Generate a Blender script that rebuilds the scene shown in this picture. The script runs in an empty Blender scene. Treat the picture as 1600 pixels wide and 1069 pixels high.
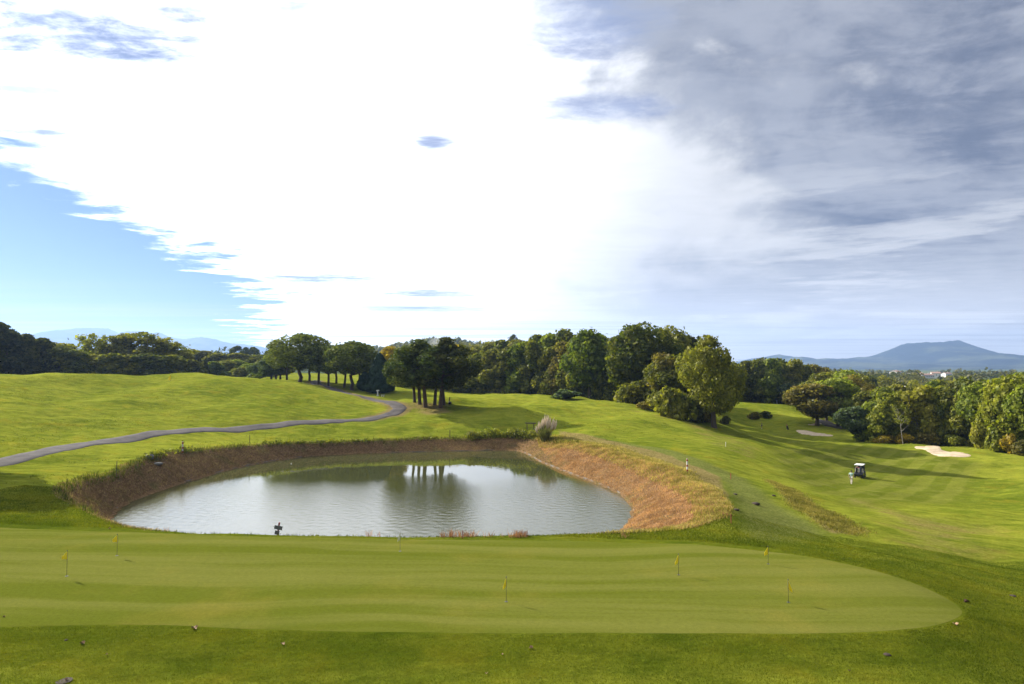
import bpy, math, random
import numpy as np
from mathutils import Vector, Matrix, Quaternion
from mathutils.geometry import delaunay_2d_cdt

rnd = random.Random(7)
RNG = np.random.default_rng(7)
R = math.radians
scene = bpy.context.scene
COL = scene.collection

# ------------------------------------------------------------------ camera
CAMZ = 8.0
F = 1067.0            # focal length in pixels of the 1600 px wide photograph
PITCH = R(2.17)
cam_data = bpy.data.cameras.new('camera')
cam_data.lens = 24.0
cam_data.sensor_width = 36.0
cam_data.clip_start = 0.2
cam_data.clip_end = 40000
cam = bpy.data.objects.new('camera', cam_data)
cam.location = (0, 0, CAMZ)
cam.rotation_euler = (R(90) + PITCH, 0, 0)
COL.objects.link(cam)
scene.camera = cam

# ------------------------------------------------------------------ sun and sky
SUN_AZ, SUN_EL = -52.0, 27.5
SUN_DIR = Vector((math.sin(R(SUN_AZ)) * math.cos(R(SUN_EL)), math.cos(R(SUN_AZ)) * math.cos(R(SUN_EL)), math.sin(R(SUN_EL))))
sun_data = bpy.data.lights.new('sun', 'SUN')
sun_data.energy = 5.0
sun_data.angle = R(0.6)
sun_data.color = (1.0, 0.93, 0.80)
sun = bpy.data.objects.new('sun', sun_data)
sun.rotation_euler = SUN_DIR.to_track_quat('Z', 'Y').to_euler()
sun.location = (-60, 40, 60)
COL.objects.link(sun)

world = bpy.data.worlds.new('World')
scene.world = world
world.use_nodes = True
wt = world.node_tree
wt.nodes.clear()


class G:
    """small helper for node graphs"""
    def __init__(s, tree):
        s.t = tree

    def n(s, typ, **kw):
        nd = s.t.nodes.new(typ)
        for k, v in kw.items():
            setattr(nd, k, v)
        return nd

    def put(s, sock, v):
        if v is None:
            return
        if hasattr(v, 'is_output') or isinstance(v, bpy.types.NodeSocket):
            s.t.links.new(v, sock)
        else:
            if hasattr(sock.default_value, '__len__') and not hasattr(v, '__len__'):
                v = (v,) * len(sock.default_value)
            if hasattr(sock.default_value, '__len__') and len(sock.default_value) == 4 and len(v) == 3:
                v = (*v, 1.0)
            sock.default_value = v

    def m(s, op, a, b=None, c=None, clamp=False):
        nd = s.n('ShaderNodeMath', operation=op)
        nd.use_clamp = clamp
        s.put(nd.inputs[0], a)
        if b is not None:
            s.put(nd.inputs[1], b)
        if c is not None:
            s.put(nd.inputs[2], c)
        return nd.outputs[0]

    def step(s, x, a, b, lo=0.0, hi=1.0):
        nd = s.n('ShaderNodeMapRange', interpolation_type='SMOOTHSTEP')
        for i, v in enumerate((x, a, b, lo, hi)):
            s.put(nd.inputs[i], v)
        return nd.outputs[0]

    def lin(s, x, a, b, lo=0.0, hi=1.0):
        nd = s.n('ShaderNodeMapRange')
        for i, v in enumerate((x, a, b, lo, hi)):
            s.put(nd.inputs[i], v)
        return nd.outputs[0]

    def mix(s, f, a, b, mode='MIX'):
        nd = s.n('ShaderNodeMix', data_type='RGBA', blend_type=mode)
        s.put(nd.inputs[0], f)
        s.put(nd.inputs[6], a)
        s.put(nd.inputs[7], b)
        return nd.outputs[2]

    def noise(s, vec, scale, detail=4, rough=0.5, dist=0.0, out=0, typ=None):
        nd = s.n('ShaderNodeTexNoise')
        if typ:
            nd.noise_type = typ
        s.put(nd.inputs['Vector'], vec)
        nd.inputs['Scale'].default_value = scale
        nd.inputs['Detail'].default_value = detail
        nd.inputs['Roughness'].default_value = rough
        nd.inputs['Distortion'].default_value = dist
        return nd.outputs[out]

    def xyz(s, x, y, z=0.0):
        nd = s.n('ShaderNodeCombineXYZ')
        s.put(nd.inputs[0], x)
        s.put(nd.inputs[1], y)
        s.put(nd.inputs[2], z)
        return nd.outputs[0]

    def sep(s, v):
        nd = s.n('ShaderNodeSeparateXYZ')
        s.put(nd.inputs[0], v)
        return nd.outputs

    def mapv(s, v, scale=(1, 1, 1), rot=(0, 0, 0), loc=(0, 0, 0)):
        nd = s.n('ShaderNodeMapping')
        s.put(nd.inputs[0], v)
        nd.inputs['Location'].default_value = loc
        nd.inputs['Rotation'].default_value = rot
        nd.inputs['Scale'].default_value = scale
        return nd.outputs[0]


g = G(wt)
sky = g.n('ShaderNodeTexSky', sky_type='NISHITA')
sky.sun_disc = False
sky.sun_elevation = R(SUN_EL)
sky.sun_rotation = R(SUN_AZ % 360)
sky.altitude = 50
sky.air_density = 1.0
sky.dust_density = 0.35
sky.ozone_density = 1.6
dvec = g.n('ShaderNodeTexCoord').outputs['Generated']
dx, dy, dz = g.sep(dvec)
zc = g.m('MAXIMUM', dz, 0.012)
X = g.m('DIVIDE', dx, zc)      # the cloud sheet, a flat layer one unit above the viewer
Y = g.m('DIVIDE', dy, zc)
CP = g.xyz(X, Y)
elev = dz
# break-up of the cloud sheet
warp = g.noise(CP, 0.9, 9, 0.62, 0.3)
warp2 = g.noise(CP, 3.2, 7, 0.62, 0.4)
big = g.noise(g.mapv(CP, (0.62, 1.0, 1), (0, 0, R(-18)), (3.1, 1.7, 0)), 0.75, 8, 0.56, 0.5)
fine = g.noise(g.mapv(CP, (0.8, 1.25, 1), (0, 0, R(-10)), (0.4, 5.7, 0)), 2.6, 9, 0.62, 0.55)
# left-hand edge of the sheet, a nearly straight front; behind it blue sky
e = g.m('ADD', g.m('ADD', X, 2.22), g.m('MULTIPLY', Y, 0.115))
e = g.m('ADD', e, g.m('MULTIPLY', g.m('MAXIMUM', g.m('SUBTRACT', Y, 8.0), 0.0), 0.26))
e = g.m('ADD', e, g.m('MULTIPLY', g.m('SUBTRACT', warp, 0.5), g.m('MINIMUM', g.m('ADD', 2.3, g.m('MULTIPLY', Y, .22)), 6.0)))
e = g.m('ADD', e, g.m('MULTIPLY', g.m('SUBTRACT', warp2, 0.5), 1.3))
cover = g.step(e, -0.10, 0.62)


shred = g.noise(g.mapv(CP, (1, 1.3, 1), (0, 0, R(-12))), 9.0, 6, 0.65, 0.3)


def hole(cx, cy, rx, ry, amp):
    """a thin place in the sheet"""
    a = g.m('DIVIDE', g.m('SUBTRACT', X, cx), rx)
    b = g.m('DIVIDE', g.m('SUBTRACT', Y, cy), ry)
    q = g.m('ADD', g.m('MULTIPLY', a, a), g.m('MULTIPLY', b, b))
    q = g.m('ADD', q, g.m('MULTIPLY', g.m('SUBTRACT', fine, 0.5), 2.6))
    q = g.m('ADD', q, g.m('MULTIPLY', g.m('SUBTRACT', shred, 0.5), 1.7))
    return g.m('MULTIPLY', g.step(q, 1.5, -.3), amp)


holes = None
for args in ((-1.42, 1.98, 0.72, 0.30, 1.0), (-1.20, 2.14, 0.30, 0.10, 1.0), (-2.02, 2.86, 0.30, 0.06, 0.9), (-1.75, 2.42, 0.25, 0.07, 0.75), (-0.345, 2.99, 0.10, 0.12, 0.9), (-1.02, 3.55, .25, .05, .25),
             (-2.2, 7.6, 0.9, 0.45, 0.9), (-1.15, 9.2, 0.7, 0.5, 0.9), (-1.7, 11.5, 1.2, .7, .85), (0.22, 1.95, 0.24, 0.24, 0.8), (0.34, 2.6, 0.30, 0.16, 0.75), (-.62, 1.86, .12, .06, .8)):
    hv = hole(*args)
    holes = hv if holes is None else g.m('MAXIMUM', holes, hv)
# thickness of the sheet grows to the right: thick cloud is grey
gb = g.m('SUBTRACT', X, g.m('ADD', 0.02, g.m('MULTIPLY', g.m('SUBTRACT', Y, 1.85), 0.19)))
gr_w = g.m('DIVIDE', gb, g.m('ADD', 0.55, g.m('MULTIPLY', g.m('MAXIMUM', Y, 0.0), 0.22)))
puff = g.noise(g.mapv(dvec, (1, 1, 1.7), (0, 0, 0), (2.3, 0, 4)), 5.5, 9, 0.60, 0.25)
tex = g.m('ADD', g.m('MULTIPLY', g.m('SUBTRACT', big, 0.5), .9), g.m('MULTIPLY', g.m('SUBTRACT', fine, 0.5), .5))
lump_ = g.noise(g.mapv(dvec, (1, 1, 2.0), (0, R(-14), 0), (7.3, 1, 2)), 2.4, 7, 0.55, 0.2)
tex = g.m('ADD', tex, g.m('MULTIPLY', g.m('SUBTRACT', puff, 0.5), g.step(elev, .02, .3, 1.6, 3.0)))
tex = g.m('ADD', tex, g.m('MULTIPLY', g.m('SUBTRACT', lump_, 0.5), 3.6))
thick = g.step(g.m('ADD', gr_w, tex), 0.02, 1.10)
lowfade = g.step(elev, 0.0, 0.20, 0.25, 1.0)
thick = g.m('MULTIPLY', thick, lowfade)
# light scattered forwards through the sheet
nd = g.n('ShaderNodeVectorMath', operation='DOT_PRODUCT')
g.put(nd.inputs[0], dvec)
nd.inputs[1].default_value = SUN_DIR
sdot = nd.outputs['Value']
glow = g.m('ADD', 0.98, g.m('MULTIPLY', g.step(sdot, 0.42, 1.0), 2.5))
glow = g.m('ADD', glow, g.step(elev, .16, .02, 0.0, .45))
bright = g.m('MULTIPLY', glow, g.m('ADD', 0.86, g.m('MULTIPLY', fine, 0.30)))
white = g.mix(1.0, (12.8, 12.9, 13.2), g.xyz(bright, bright, bright), 'MULTIPLY')
band_ = g.noise(g.mapv(dvec, (1.0, 1.0, 9.0), (R(3), R(-5), 0), (1, 3, 2)), 3.2, 7, 0.62, 0.2)
thick = g.m('MULTIPLY', thick, g.m('SUBTRACT', 1.0, g.m('MULTIPLY', g.step(band_, .50, .62), g.step(elev, .34, .10, 0.0, 0.75))))
greyc = g.mix(g.step(g.m('ADD', g.m('MULTIPLY', fine, .35), g.m('MULTIPLY', puff, .65)), 0.38, 0.60), (2.4, 2.85, 4.1), (6.2, 6.6, 7.7))
greyc = g.mix(g.step(elev, .19, .03, 0.0, .75), greyc, (9.6, 10.0, 11.0))
cloud = g.mix(thick, white, greyc)
density = cover
cloud = g.mix(holes, cloud, g.mix(g.step(fine, .35, .65), (3.0, 4.0, 7.6), (5.5, 6.8, 10.5)))
skyc = g.mix(1.0, sky.outputs[0], (0.50, 0.72, 1.20), 'MULTIPLY')
total = g.mix(density, skyc, cloud)
# faint high streaks low in the blue part
streak = g.noise(g.mapv(CP, (0.16, 1.0, 1), (0, 0, R(6)), (9, 2, 0)), 0.55, 6, 0.6)
streak = g.m('MULTIPLY', g.step(streak, 0.46, 0.66), g.step(elev, 0.12, 0.03, 0.0, 0.85))
total = g.mix(streak, total, (9.5, 9.6, 9.9))
bg = g.n('ShaderNodeBackground')
total = g.mix(1.0, total, (0.68, 0.68, 0.68), 'MULTIPLY')
wt.links.new(total, bg.inputs[0])
bg.inputs[1].default_value = 0.05
wo = g.n('ShaderNodeOutputWorld')
wt.links.new(bg.outputs[0], wo.inputs[0])
world.cycles.sampling_method = 'MANUAL'
world.cycles.sample_map_resolution = 1024

scene.view_settings.view_transform = 'Standard'
scene.view_settings.look = 'None'
scene.view_settings.exposure = 1.0
scene.view_settings.gamma = 1.0
scene.view_settings.use_curve_mapping = False
scene.cycles.max_bounces = 6
scene.cycles.diffuse_bounces = 2
scene.cycles.glossy_bounces = 2
scene.cycles.transmission_bounces = 3
scene.cycles.volume_bounces = 0
scene.cycles.transparent_max_bounces = 6
scene.cycles.caustics_reflective = False
scene.cycles.caustics_refractive = False
scene.cycles.sample_clamp_indirect = 4.0
scene.cycles.use_denoising = True

# ------------------------------------------------------------------ helpers
def ray(px, py):
    """direction through a pixel of the photograph, per metre of depth (y)"""
    u = (px - 800.0) / F
    v = -(py - 534.5) / F
    c, s = math.cos(PITCH), math.sin(PITCH)
    yy = c - v * s
    return u / yy, (s + v * c) / yy


def PT(px, py, D):
    a, b = ray(px, py)
    return (a * D, D, CAMZ + b * D)


def tag(o, label=None, cat=None, group=None, kind=None):
    if label:
        o['label'] = label
    if cat:
        o['category'] = cat
    if group:
        o['group'] = group
    if kind:
        o['kind'] = kind
    return o


def link(name, me, mat=None, parent=None, loc=None):
    o = bpy.data.objects.new(name, me)
    COL.objects.link(o)
    if mat is not None and me is not None:
        if len(me.materials) == 0:
            me.materials.append(mat)
        elif me.materials[0] != mat:
            o.material_slots[0].link = 'OBJECT'
            o.material_slots[0].material = mat
    if parent is not None:
        o.parent = parent
    if loc is not None:
        o.location = loc
    return o


def empty(name, loc, label, cat, group=None, rz=0.0, scale=None):
    o = bpy.data.objects.new(name, None)
    COL.objects.link(o)
    o.location = loc
    o.rotation_euler = (0, 0, rz)
    o.empty_display_size = 0.3
    if scale is not None:
        o.scale = scale
    return tag(o, label, cat, group)


def mesh_np(name, verts, faces, smooth=False):
    """faces: (n,3) or (n,4) int array"""
    verts = np.asarray(verts, dtype=np.float32)
    faces = np.asarray(faces, dtype=np.int32)
    me = bpy.data.meshes.new(name)
    nf, k = faces.shape
    me.vertices.add(len(verts))
    me.vertices.foreach_set('co', verts.ravel())
    me.loops.add(nf * k)
    me.loops.foreach_set('vertex_index', faces.ravel())
    me.polygons.add(nf)
    me.polygons.foreach_set('loop_start', np.arange(nf, dtype=np.int32) * k)
    me.polygons.foreach_set('loop_total', np.full(nf, k, dtype=np.int32))
    if smooth:
        me.polygons.foreach_set('use_smooth', np.ones(nf, dtype=bool))
    me.update(calc_edges=True)
    return me


class MB:
    """collects simple solids into one mesh"""
    def __init__(s):
        s.v, s.f = [], []

    def add(s, vs, fs):
        b = len(s.v)
        s.v += [tuple(p) for p in vs]
        s.f += [tuple(i + b for i in q) for q in fs]
        return s

    def box(s, c, size, rot=None, taper=1.0):
        hx, hy, hz = [d / 2 for d in size]
        vs = []
        for z in (-1, 1):
            k = taper if z > 0 else 1.0
            for (x, y) in ((-1, -1), (1, -1), (1, 1), (-1, 1)):
                p = Vector((x * hx * k, y * hy * k, z * hz))
                if rot is not None:
                    p = rot @ p
                vs.append(p + Vector(c))
        return s.add(vs, [(3, 2, 1, 0), (4, 5, 6, 7), (0, 1, 5, 4), (1, 2, 6, 5), (2, 3, 7, 6), (3, 0, 4, 7)])

    def tube(s, pts, rad, n=8, cap=True):
        pts = [Vector(p) for p in pts]
        if not hasattr(rad, '__len__'):
            rad = [rad] * len(pts)
        vs, fs = [], []
        up = Vector((0, 0, 1))
        for i, p in enumerate(pts):
            t = (pts[min(i + 1, len(pts) - 1)] - pts[max(i - 1, 0)]).normalized()
            a = t.cross(up if abs(t.z) < 0.93 else Vector((1, 0, 0))).normalized()
            b = t.cross(a)
            for k in range(n):
                an = 2 * math.pi * k / n
                vs.append(p + a * (math.cos(an) * rad[i]) + b * (math.sin(an) * rad[i]))
        for i in range(len(pts) - 1):
            for k in range(n):
                fs.append((i * n + k, i * n + (k + 1) % n, (i + 1) * n + (k + 1) % n, (i + 1) * n + k))
        if cap:
            fs.append(tuple(range(n - 1, -1, -1)))
            fs.append(tuple((len(pts) - 1) * n + k for k in range(n)))
        return s.add(vs, fs)

    def lathe(s, prof, n=16, c=(0, 0, 0), axis='z'):
        vs, fs = [], []
        for (r, z) in prof:
            for k in range(n):
                an = 2 * math.pi * k / n
                p = (r * math.cos(an), r * math.sin(an), z)
                if axis == 'x':
                    p = (z, p[0], p[1])
                elif axis == 'y':
                    p = (p[0], z, p[1])
                vs.append((p[0] + c[0], p[1] + c[1], p[2] + c[2]))
        m = len(prof)
        for i in range(m - 1):
            for k in range(n):
                fs.append((i * n + k, i * n + (k + 1) % n, (i + 1) * n + (k + 1) % n, (i + 1) * n + k))
        fs.append(tuple(range(n - 1, -1, -1)))
        fs.append(tuple((m - 1) * n + k for k in range(n)))
        return s.add(vs, fs)

    def mesh(s, name, smooth=False):
        me = bpy.data.meshes.new(name)
        me.from_pydata(s.v, [], s.f)
        if smooth:
            for p in me.polygons:
                p.use_smooth = True
        me.update()
        return me

    def build(s, name, mat, parent=None, loc=None, smooth=False, bevel=0.0):
        o = link(name, s.mesh(name, smooth), mat, parent, loc)
        if bevel:
            b = o.modifiers.new('bevel', 'BEVEL')
            b.width = bevel
            b.segments = 2
            b.limit_method = 'ANGLE'
        return o


# ------------------------------------------------------------------ materials
def newmat(name):
    m = bpy.data.materials.new(name)
    m.use_nodes = True
    m.node_tree.nodes.clear()
    gg = G(m.node_tree)
    out = gg.n('ShaderNodeOutputMaterial')
    return m, gg, out


def plain(name, col, rough=0.6, metal=0.0, var=0.12, scale=12.0, spec=0.4, bump=0.0):
    m, q, out = newmat(name)
    p = q.n('ShaderNodeBsdfPrincipled')
    tc = q.n('ShaderNodeTexCoord').outputs['Object']
    nz = q.noise(tc, scale, 5, 0.6)
    f = q.lin(nz, 0.3, 0.7, 1 - var, 1 + var)
    c = q.mix(1.0, (*col, 1), q.xyz(f, f, f), 'MULTIPLY')
    q.put(p.inputs['Base Color'], c)
    q.put(p.inputs['Roughness'], q.lin(nz, 0.3, 0.7, max(rough - .08, 0.02), min(rough + .08, 1)))
    p.inputs['Metallic'].default_value = metal
    p.inputs['Specular IOR Level'].default_value = spec
    if bump:
        b = q.n('ShaderNodeBump')
        b.inputs['Strength'].default_value = 1.0
        b.inputs['Distance'].default_value = bump
        q.put(b.inputs['Height'], nz)
        q.put(p.inputs['Normal'], b.outputs[0])
    q.t.links.new(p.outputs[0], out.inputs[0])
    return m


def leafmat(name, c1, c2, trans=0.42, var=0.25, obvar=0.25, gloss=0.25, scale=0.55, tint=(1.25, 1.35, 0.5)):
    """foliage: two leaf colours mixed clump by clump and tree by tree, with light passing through the leaves"""
    m, q, out = newmat(name)
    geo = q.n('ShaderNodeNewGeometry')
    oi = q.n('ShaderNodeObjectInfo')
    tc = q.n('ShaderNodeTexCoord').outputs['Object']
    nz = q.noise(tc, scale, 4, 0.6)
    isl = geo.outputs['Random Per Island']
    f = q.m('ADD', q.step(nz, 0.36, 0.64), q.m('MULTIPLY', q.m('SUBTRACT', isl, 0.5), 0.7))
    f = q.m('ADD', f, q.m('MULTIPLY', q.m('SUBTRACT', oi.outputs['Random'], 0.5), obvar * 3), None, True)
    c = q.mix(f, (*c1, 1), (*c2, 1))
    k = q.lin(isl, 0, 1, 1.12 - var, 1.12 + var)
    k2 = q.lin(oi.outputs['Random'], 0, 1, 1 - obvar * .5, 1 + obvar * .5)
    k = q.m('MULTIPLY', k, k2)
    c = q.mix(1.0, c, q.xyz(k, k, k), 'MULTIPLY')
    d = q.n('ShaderNodeBsdfDiffuse')
    q.put(d.inputs[0], c)
    t = q.n('ShaderNodeBsdfTranslucent')
    q.put(t.inputs[0], q.mix(1.0, c, (*tint, 1), 'MULTIPLY'))
    mx = q.n('ShaderNodeMixShader')
    mx.inputs[0].default_value = trans
    q.t.links.new(d.outputs[0], mx.inputs[1])
    q.t.links.new(t.outputs[0], mx.inputs[2])
    gl = q.n('ShaderNodeBsdfGlossy')
    gl.inputs['Roughness'].default_value = 0.5
    gl.inputs[0].default_value = (0.8, 0.85, 0.8, 1)
    m2 = q.n('ShaderNodeMixShader')
    m2.inputs[0].default_value = gloss * 0.06
    q.t.links.new(mx.outputs[0], m2.inputs[1])
    q.t.links.new(gl.outputs[0], m2.inputs[2])
    q.t.links.new(m2.outputs[0], out.inputs[0])
    return m


M = {}
M['oak'] = leafmat('oak_leaves', (0.070, 0.090, 0.014), (0.185, 0.180, 0.026))
M['olive'] = leafmat('olive_leaves', (0.100, 0.112, 0.015), (0.235, 0.215, 0.028))
M['green'] = leafmat('green_leaves', (0.090, 0.125, 0.016), (0.200, 0.225, 0.026))
M['dark'] = leafmat('dark_leaves', (0.040, 0.050, 0.011), (0.095, 0.095, 0.016), trans=0.35)
M['grey'] = leafmat('grey_green_leaves', (0.055, 0.085, 0.040), (0.10, 0.125, 0.05))
M['pine'] = leafmat('pine_needles', (0.055, 0.078, 0.018), (0.135, 0.150, 0.028), trans=0.28)
M['bluepine'] = leafmat('cypress_needles', (0.012, 0.033, 0.020), (0.026, 0.050, 0.026), trans=0.12)
M['gold'] = leafmat('golden_leaves', (0.24, 0.18, 0.018), (0.44, 0.31, 0.024))
M['ridge'] = leafmat('ridge_oak_leaves', (0.095, 0.108, 0.018), (0.205, 0.195, 0.028))
M['yellow'] = leafmat('yellow_green_leaves', (0.110, 0.135, 0.016), (0.225, 0.225, 0.022))
M['rust'] = leafmat('rusty_leaves', (0.105, 0.100, 0.020), (0.21, 0.165, 0.032))
M['far'] = leafmat('distant_wood_leaves', (0.050, 0.062, 0.016), (0.140, 0.125, 0.030), obvar=0.0, scale=0.03)
M['bark'] = plain('bark', (0.075, 0.055, 0.042), 0.9, var=0.35, scale=9, bump=0.03)
M['palebark'] = plain('pale_bark', (0.27, 0.25, 0.22), 0.85, var=0.4, scale=6, bump=0.02)
M['pinebark'] = plain('pine_bark', (0.085, 0.055, 0.040), 0.9, var=0.35, scale=9, bump=0.03)

# ------------------------------------------------------------------ the lie of the land
# measured points: pixel of the photograph and distance in metres
CTRL = [
 # green and its surround, practically flat
 (0, 1069, None, 0.0), (800, 1069, None, 0.0), (1600, 1069, None, -0.15), (0, 980, None, 0.0), (400, 980, None, 0.0), (800, 990, None, 0.0),
 (1200, 990, None, 0.0), (1500, 960, None, -0.1), (0, 900, None, 0.0), (400, 900, None, 0.02), (800, 900, None, 0.0), (1200, 900, None, -0.05),
 (1400, 900, None, -0.15), (0, 824, None, 0.0), (300, 830, None, 0.0), (600, 838, None, 0.0), (900, 841, None, 0.0), (1080, 846, None, -0.05),
 (1250, 862, None, -0.15), (1600, 980, None, -0.6), (1600, 920, None, -1.6), (1480, 880, None, -1.2),
 # lip on the near side of the pond
 (250, 827, 34.2, None), (160, 800, 40.2, None), (80, 767, 46.5, None), (640, 838, 33.0, None), (900, 842, 32.6, None), (1000, 840, 33.6, None), (1090, 830, 36.0, None),
 (0, 800, 38.5, None), (0, 770, 44.5, None), (0, 745, 51.0, None),
 # rim of the pond
 (180, 738, 57.8, None), (232, 713, 66.0, None), (290, 703, 72.5, None), (400, 694, 82.5, None), (500, 690, 87.5, None), (620, 686, 91.5, None), (700, 684, 93.5, None), (800, 678, 95.0, None), (845, 684, 90.5, None),
 (880, 690, 85.0, None), (960, 705, 73.5, None), (1050, 735, 58.0, None), (1110, 762, 48.5, None), (1140, 795, 40.8, None), (1135, 815, 37.6, None),
 # path and the field before the mound
 (0, 722, 60.0, None), (100, 700, 68.5, None), (200, 683, 78.5, None), (300, 670, 87.0, None), (400, 664, 93.5, None), (500, 661, 97.0, None), (580, 656, 102.0, None),
 (632, 640, 115.0, None), (600, 627, 126.0, None), (548, 616, 136.0, None),
 (0, 690, 69.0, None), (0, 650, 82.0, None), (0, 620, 95.0, None), (100, 660, 83.0, None), (100, 625, 99.0, None), (200, 650, 91.0, None), (200, 620, 103.0, None), (300, 640, 98.0, None), (300, 612, 110.0, None),
 (400, 640, 101.0, None), (400, 612, 114.0, None), (500, 640, 107.0, None), (560, 632, 116.0, None),
 # crest of the mound
 (-60, 590, 108.0, None), (0, 589, 110.0, None), (50, 590, 111.0, None), (100, 590.5, 113.0, None), (160, 597, 114.0, None), (200, 600, 115.0, None), (230, 601.5, 116.0, None), (260, 599, 117.5, None), (290, 595, 119.0, None), (330, 596, 119.0, None), (365, 600, 118, None), (400, 603, 120.0, None), (440, 600, 125.0, None), (500, 608, 130.0, None), (560, 615, 138.0, None),
 # behind the mound
 (-60, 600, 160, 4.0), (50, 600, 165, 4.0), (150, 600, 165, 4.0), (250, 600, 165, 4.2), (330, 597, 170, None), (400, 595, 185, None), (470, 599, 158, None), (540, 606, 152, None), (400, 590, 230, None), (250, 590, 230, 5.5), (50, 590, 230, 6.0), (470, 591, 230, None), (560, 597, 200, None), (600, 603, 175, None), (590, 614, 142, None),
 # pine group and middle field
 (645, 628, 122, None), (665, 636, 114, None), (690, 636, 114, None), (740, 640, 112, None), (700, 622, 140, None), (720, 618, 185, None), (780, 618, 182, None), (850, 620, 174, None), (900, 622, 166, None), (950, 628, 157, None), (1010, 636, 146, None), (1060, 649, 133, None), (1120, 667, 119, None),
 (660, 665, 97.5, None), (760, 655, 102, None), (830, 650, 106, None), (780, 630, 135, None), (860, 632, 132, None), (920, 640, 122, None), (880, 655, 106, None), (960, 660, 104, None), (1000, 645, 125, None), (1040, 665, 108, None), (960, 680, 91, None), (1040, 690, 86, None),
 (1080, 680, 99, None), (1120, 700, 86, None), (1100, 720, 73, None), (1180, 750, 66, None), (1150, 775, 50.0, None), (1200, 800, 45.0, None), (1220, 840, 36.5, None), (1290, 850, 35.5, None),
 # crest right of the oak and the slope below it
 (1150, 686, 106, None), (1190, 703, 98, None), (1210, 715, 92, None), (1270, 770, 60, None), (1300, 800, 50, None), (1345, 836, 41.5, None), (1325, 815, 46, None),
 (1380, 830, 44.5, None), (1400, 870, 36.5, None), (1500, 850, 43.5, None), (1600, 850, 46.5, None), (1600, 800, 62, None), (1450, 790, 64, None), (1350, 780, 66, None), (1331, 757, 84, None), (1250, 735, 84, None), (1300, 725, 101, None), (1400, 740, 98, None), (1500, 760, 86, None), (1600, 750, 96, None),
 (1400, 718, 118, None), (1470, 713, 125, None), (1520, 716, 121, None), (1600, 722, 117, None), (1400, 697, 142, None), (1470, 699, 138, None), (1540, 707, 128, None), (1340, 692, 150, None), (1260, 700, 134, None), (1230, 690, 146, None), (1200, 680, 158, None),
 # green hollow beyond the crest
 (1150, 672, 165, None), (1190, 667, 180, None), (1240, 669, 182, None), (1290, 672, 178, None), (1170, 650, 200, None), (1220, 645, 207, None), (1150, 628, 232, None), (1200, 628, 234, None), (1260, 634, 228, None), (1290, 658, 196, None), (1330, 668, 190, None), (1120, 640, 200, None), (1080, 640, 190, None), (1130, 668, 150, None),
 # past the right-hand wood the ground drops
 (1340, 0, 210, -13.0), (1450, 0, 180, -14.0), (1560, 0, 165, -14.0), (1750, 0, 140, -12.0), (1900, 0, 110, -8.0), (1800, 0, 80, -6.5), (1800, 0, 50, -3.5), (1400, 0, 260, -16.0), (1600, 0, 240, -17.0), (1200, 0, 290, -9.0), (1000, 0, 280, 0.0), (850, 0, 280, 3.0), (700, 0, 280, 3.0), (850, 0, 215, 0.6), (960, 0, 200, -0.5), (560, 0, 290, 5.0), (300, 0, 300, 7.0), (50, 0, 300, 7.0), (1050, 0, 170, -2.0),
]
WATER_Z = -3.0


def at_z(px, py, z):
    a, b = ray(px, py)
    D = (z - CAMZ) / b
    return (a * D, D, z)


cp = []
for (px, py, D, z) in CTRL:
    if D is None:
        cp.append(at_z(px, py, z))
    elif z is None:
        cp.append(PT(px, py, D))
    else:
        a, _ = ray(px, 575)
        cp.append((a * D, D, z))
for (x, y, z) in ((-30, 5, 0), (0, 5, 0), (30, 5, 0), (-60, 0, 0.5), (60, 0, -1.5), (0, -30, 0.3), (-80, -60, 1), (80, -60, -1), (0, -120, 1), (-150, -150, 2), (150, -150, -2), (-75, 30, 1.2), (-60, 45, .6), (-110, 60, 4),
                  (-130, 0, 3), (-160, 100, 7), (-120, 110, 7), (-200, 200, 8), (-150, 150, 6.0), (-260, 60, 6), (140, 0, -4), (200, 60, -8), (240, 150, -13), (-280, -80, 4), (260, -60, -6), (-50, 28, .3), (-75, 75, 2.2)):
    cp.append((x, y, z))
cp = np.array(cp)
CX, CZ = cp[:, :2], cp[:, 2]


def tps_fit(X0, Z0, lam):
    n = len(X0)
    d = np.linalg.norm(X0[:, None] - X0[None], axis=2)
    K = np.where(d > 0, d * d * np.log(d + 1e-9), 0) + lam * np.eye(n)
    Pm = np.hstack([np.ones((n, 1)), X0])
    A = np.zeros((n + 3, n + 3))
    A[:n, :n], A[:n, n:], A[n:, :n] = K, Pm, Pm.T
    return np.linalg.solve(A, np.concatenate([Z0, np.zeros(3)]))


SC = 20.0


TW = None


def tps(x, y):
    q = np.stack([np.ravel(x), np.ravel(y)], 1) / SC
    out = np.empty(len(q))
    for i in range(0, len(q), 20000):
        c = q[i:i + 20000]
        d = np.linalg.norm(c[:, None] - (CX / SC)[None], axis=2)
        K = d * d * np.log(d + 1e-9)
        out[i:i + 20000] = K @ TW[:-3] + TW[-3] + c @ TW[-2:]
    return out.reshape(np.shape(x))


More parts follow.
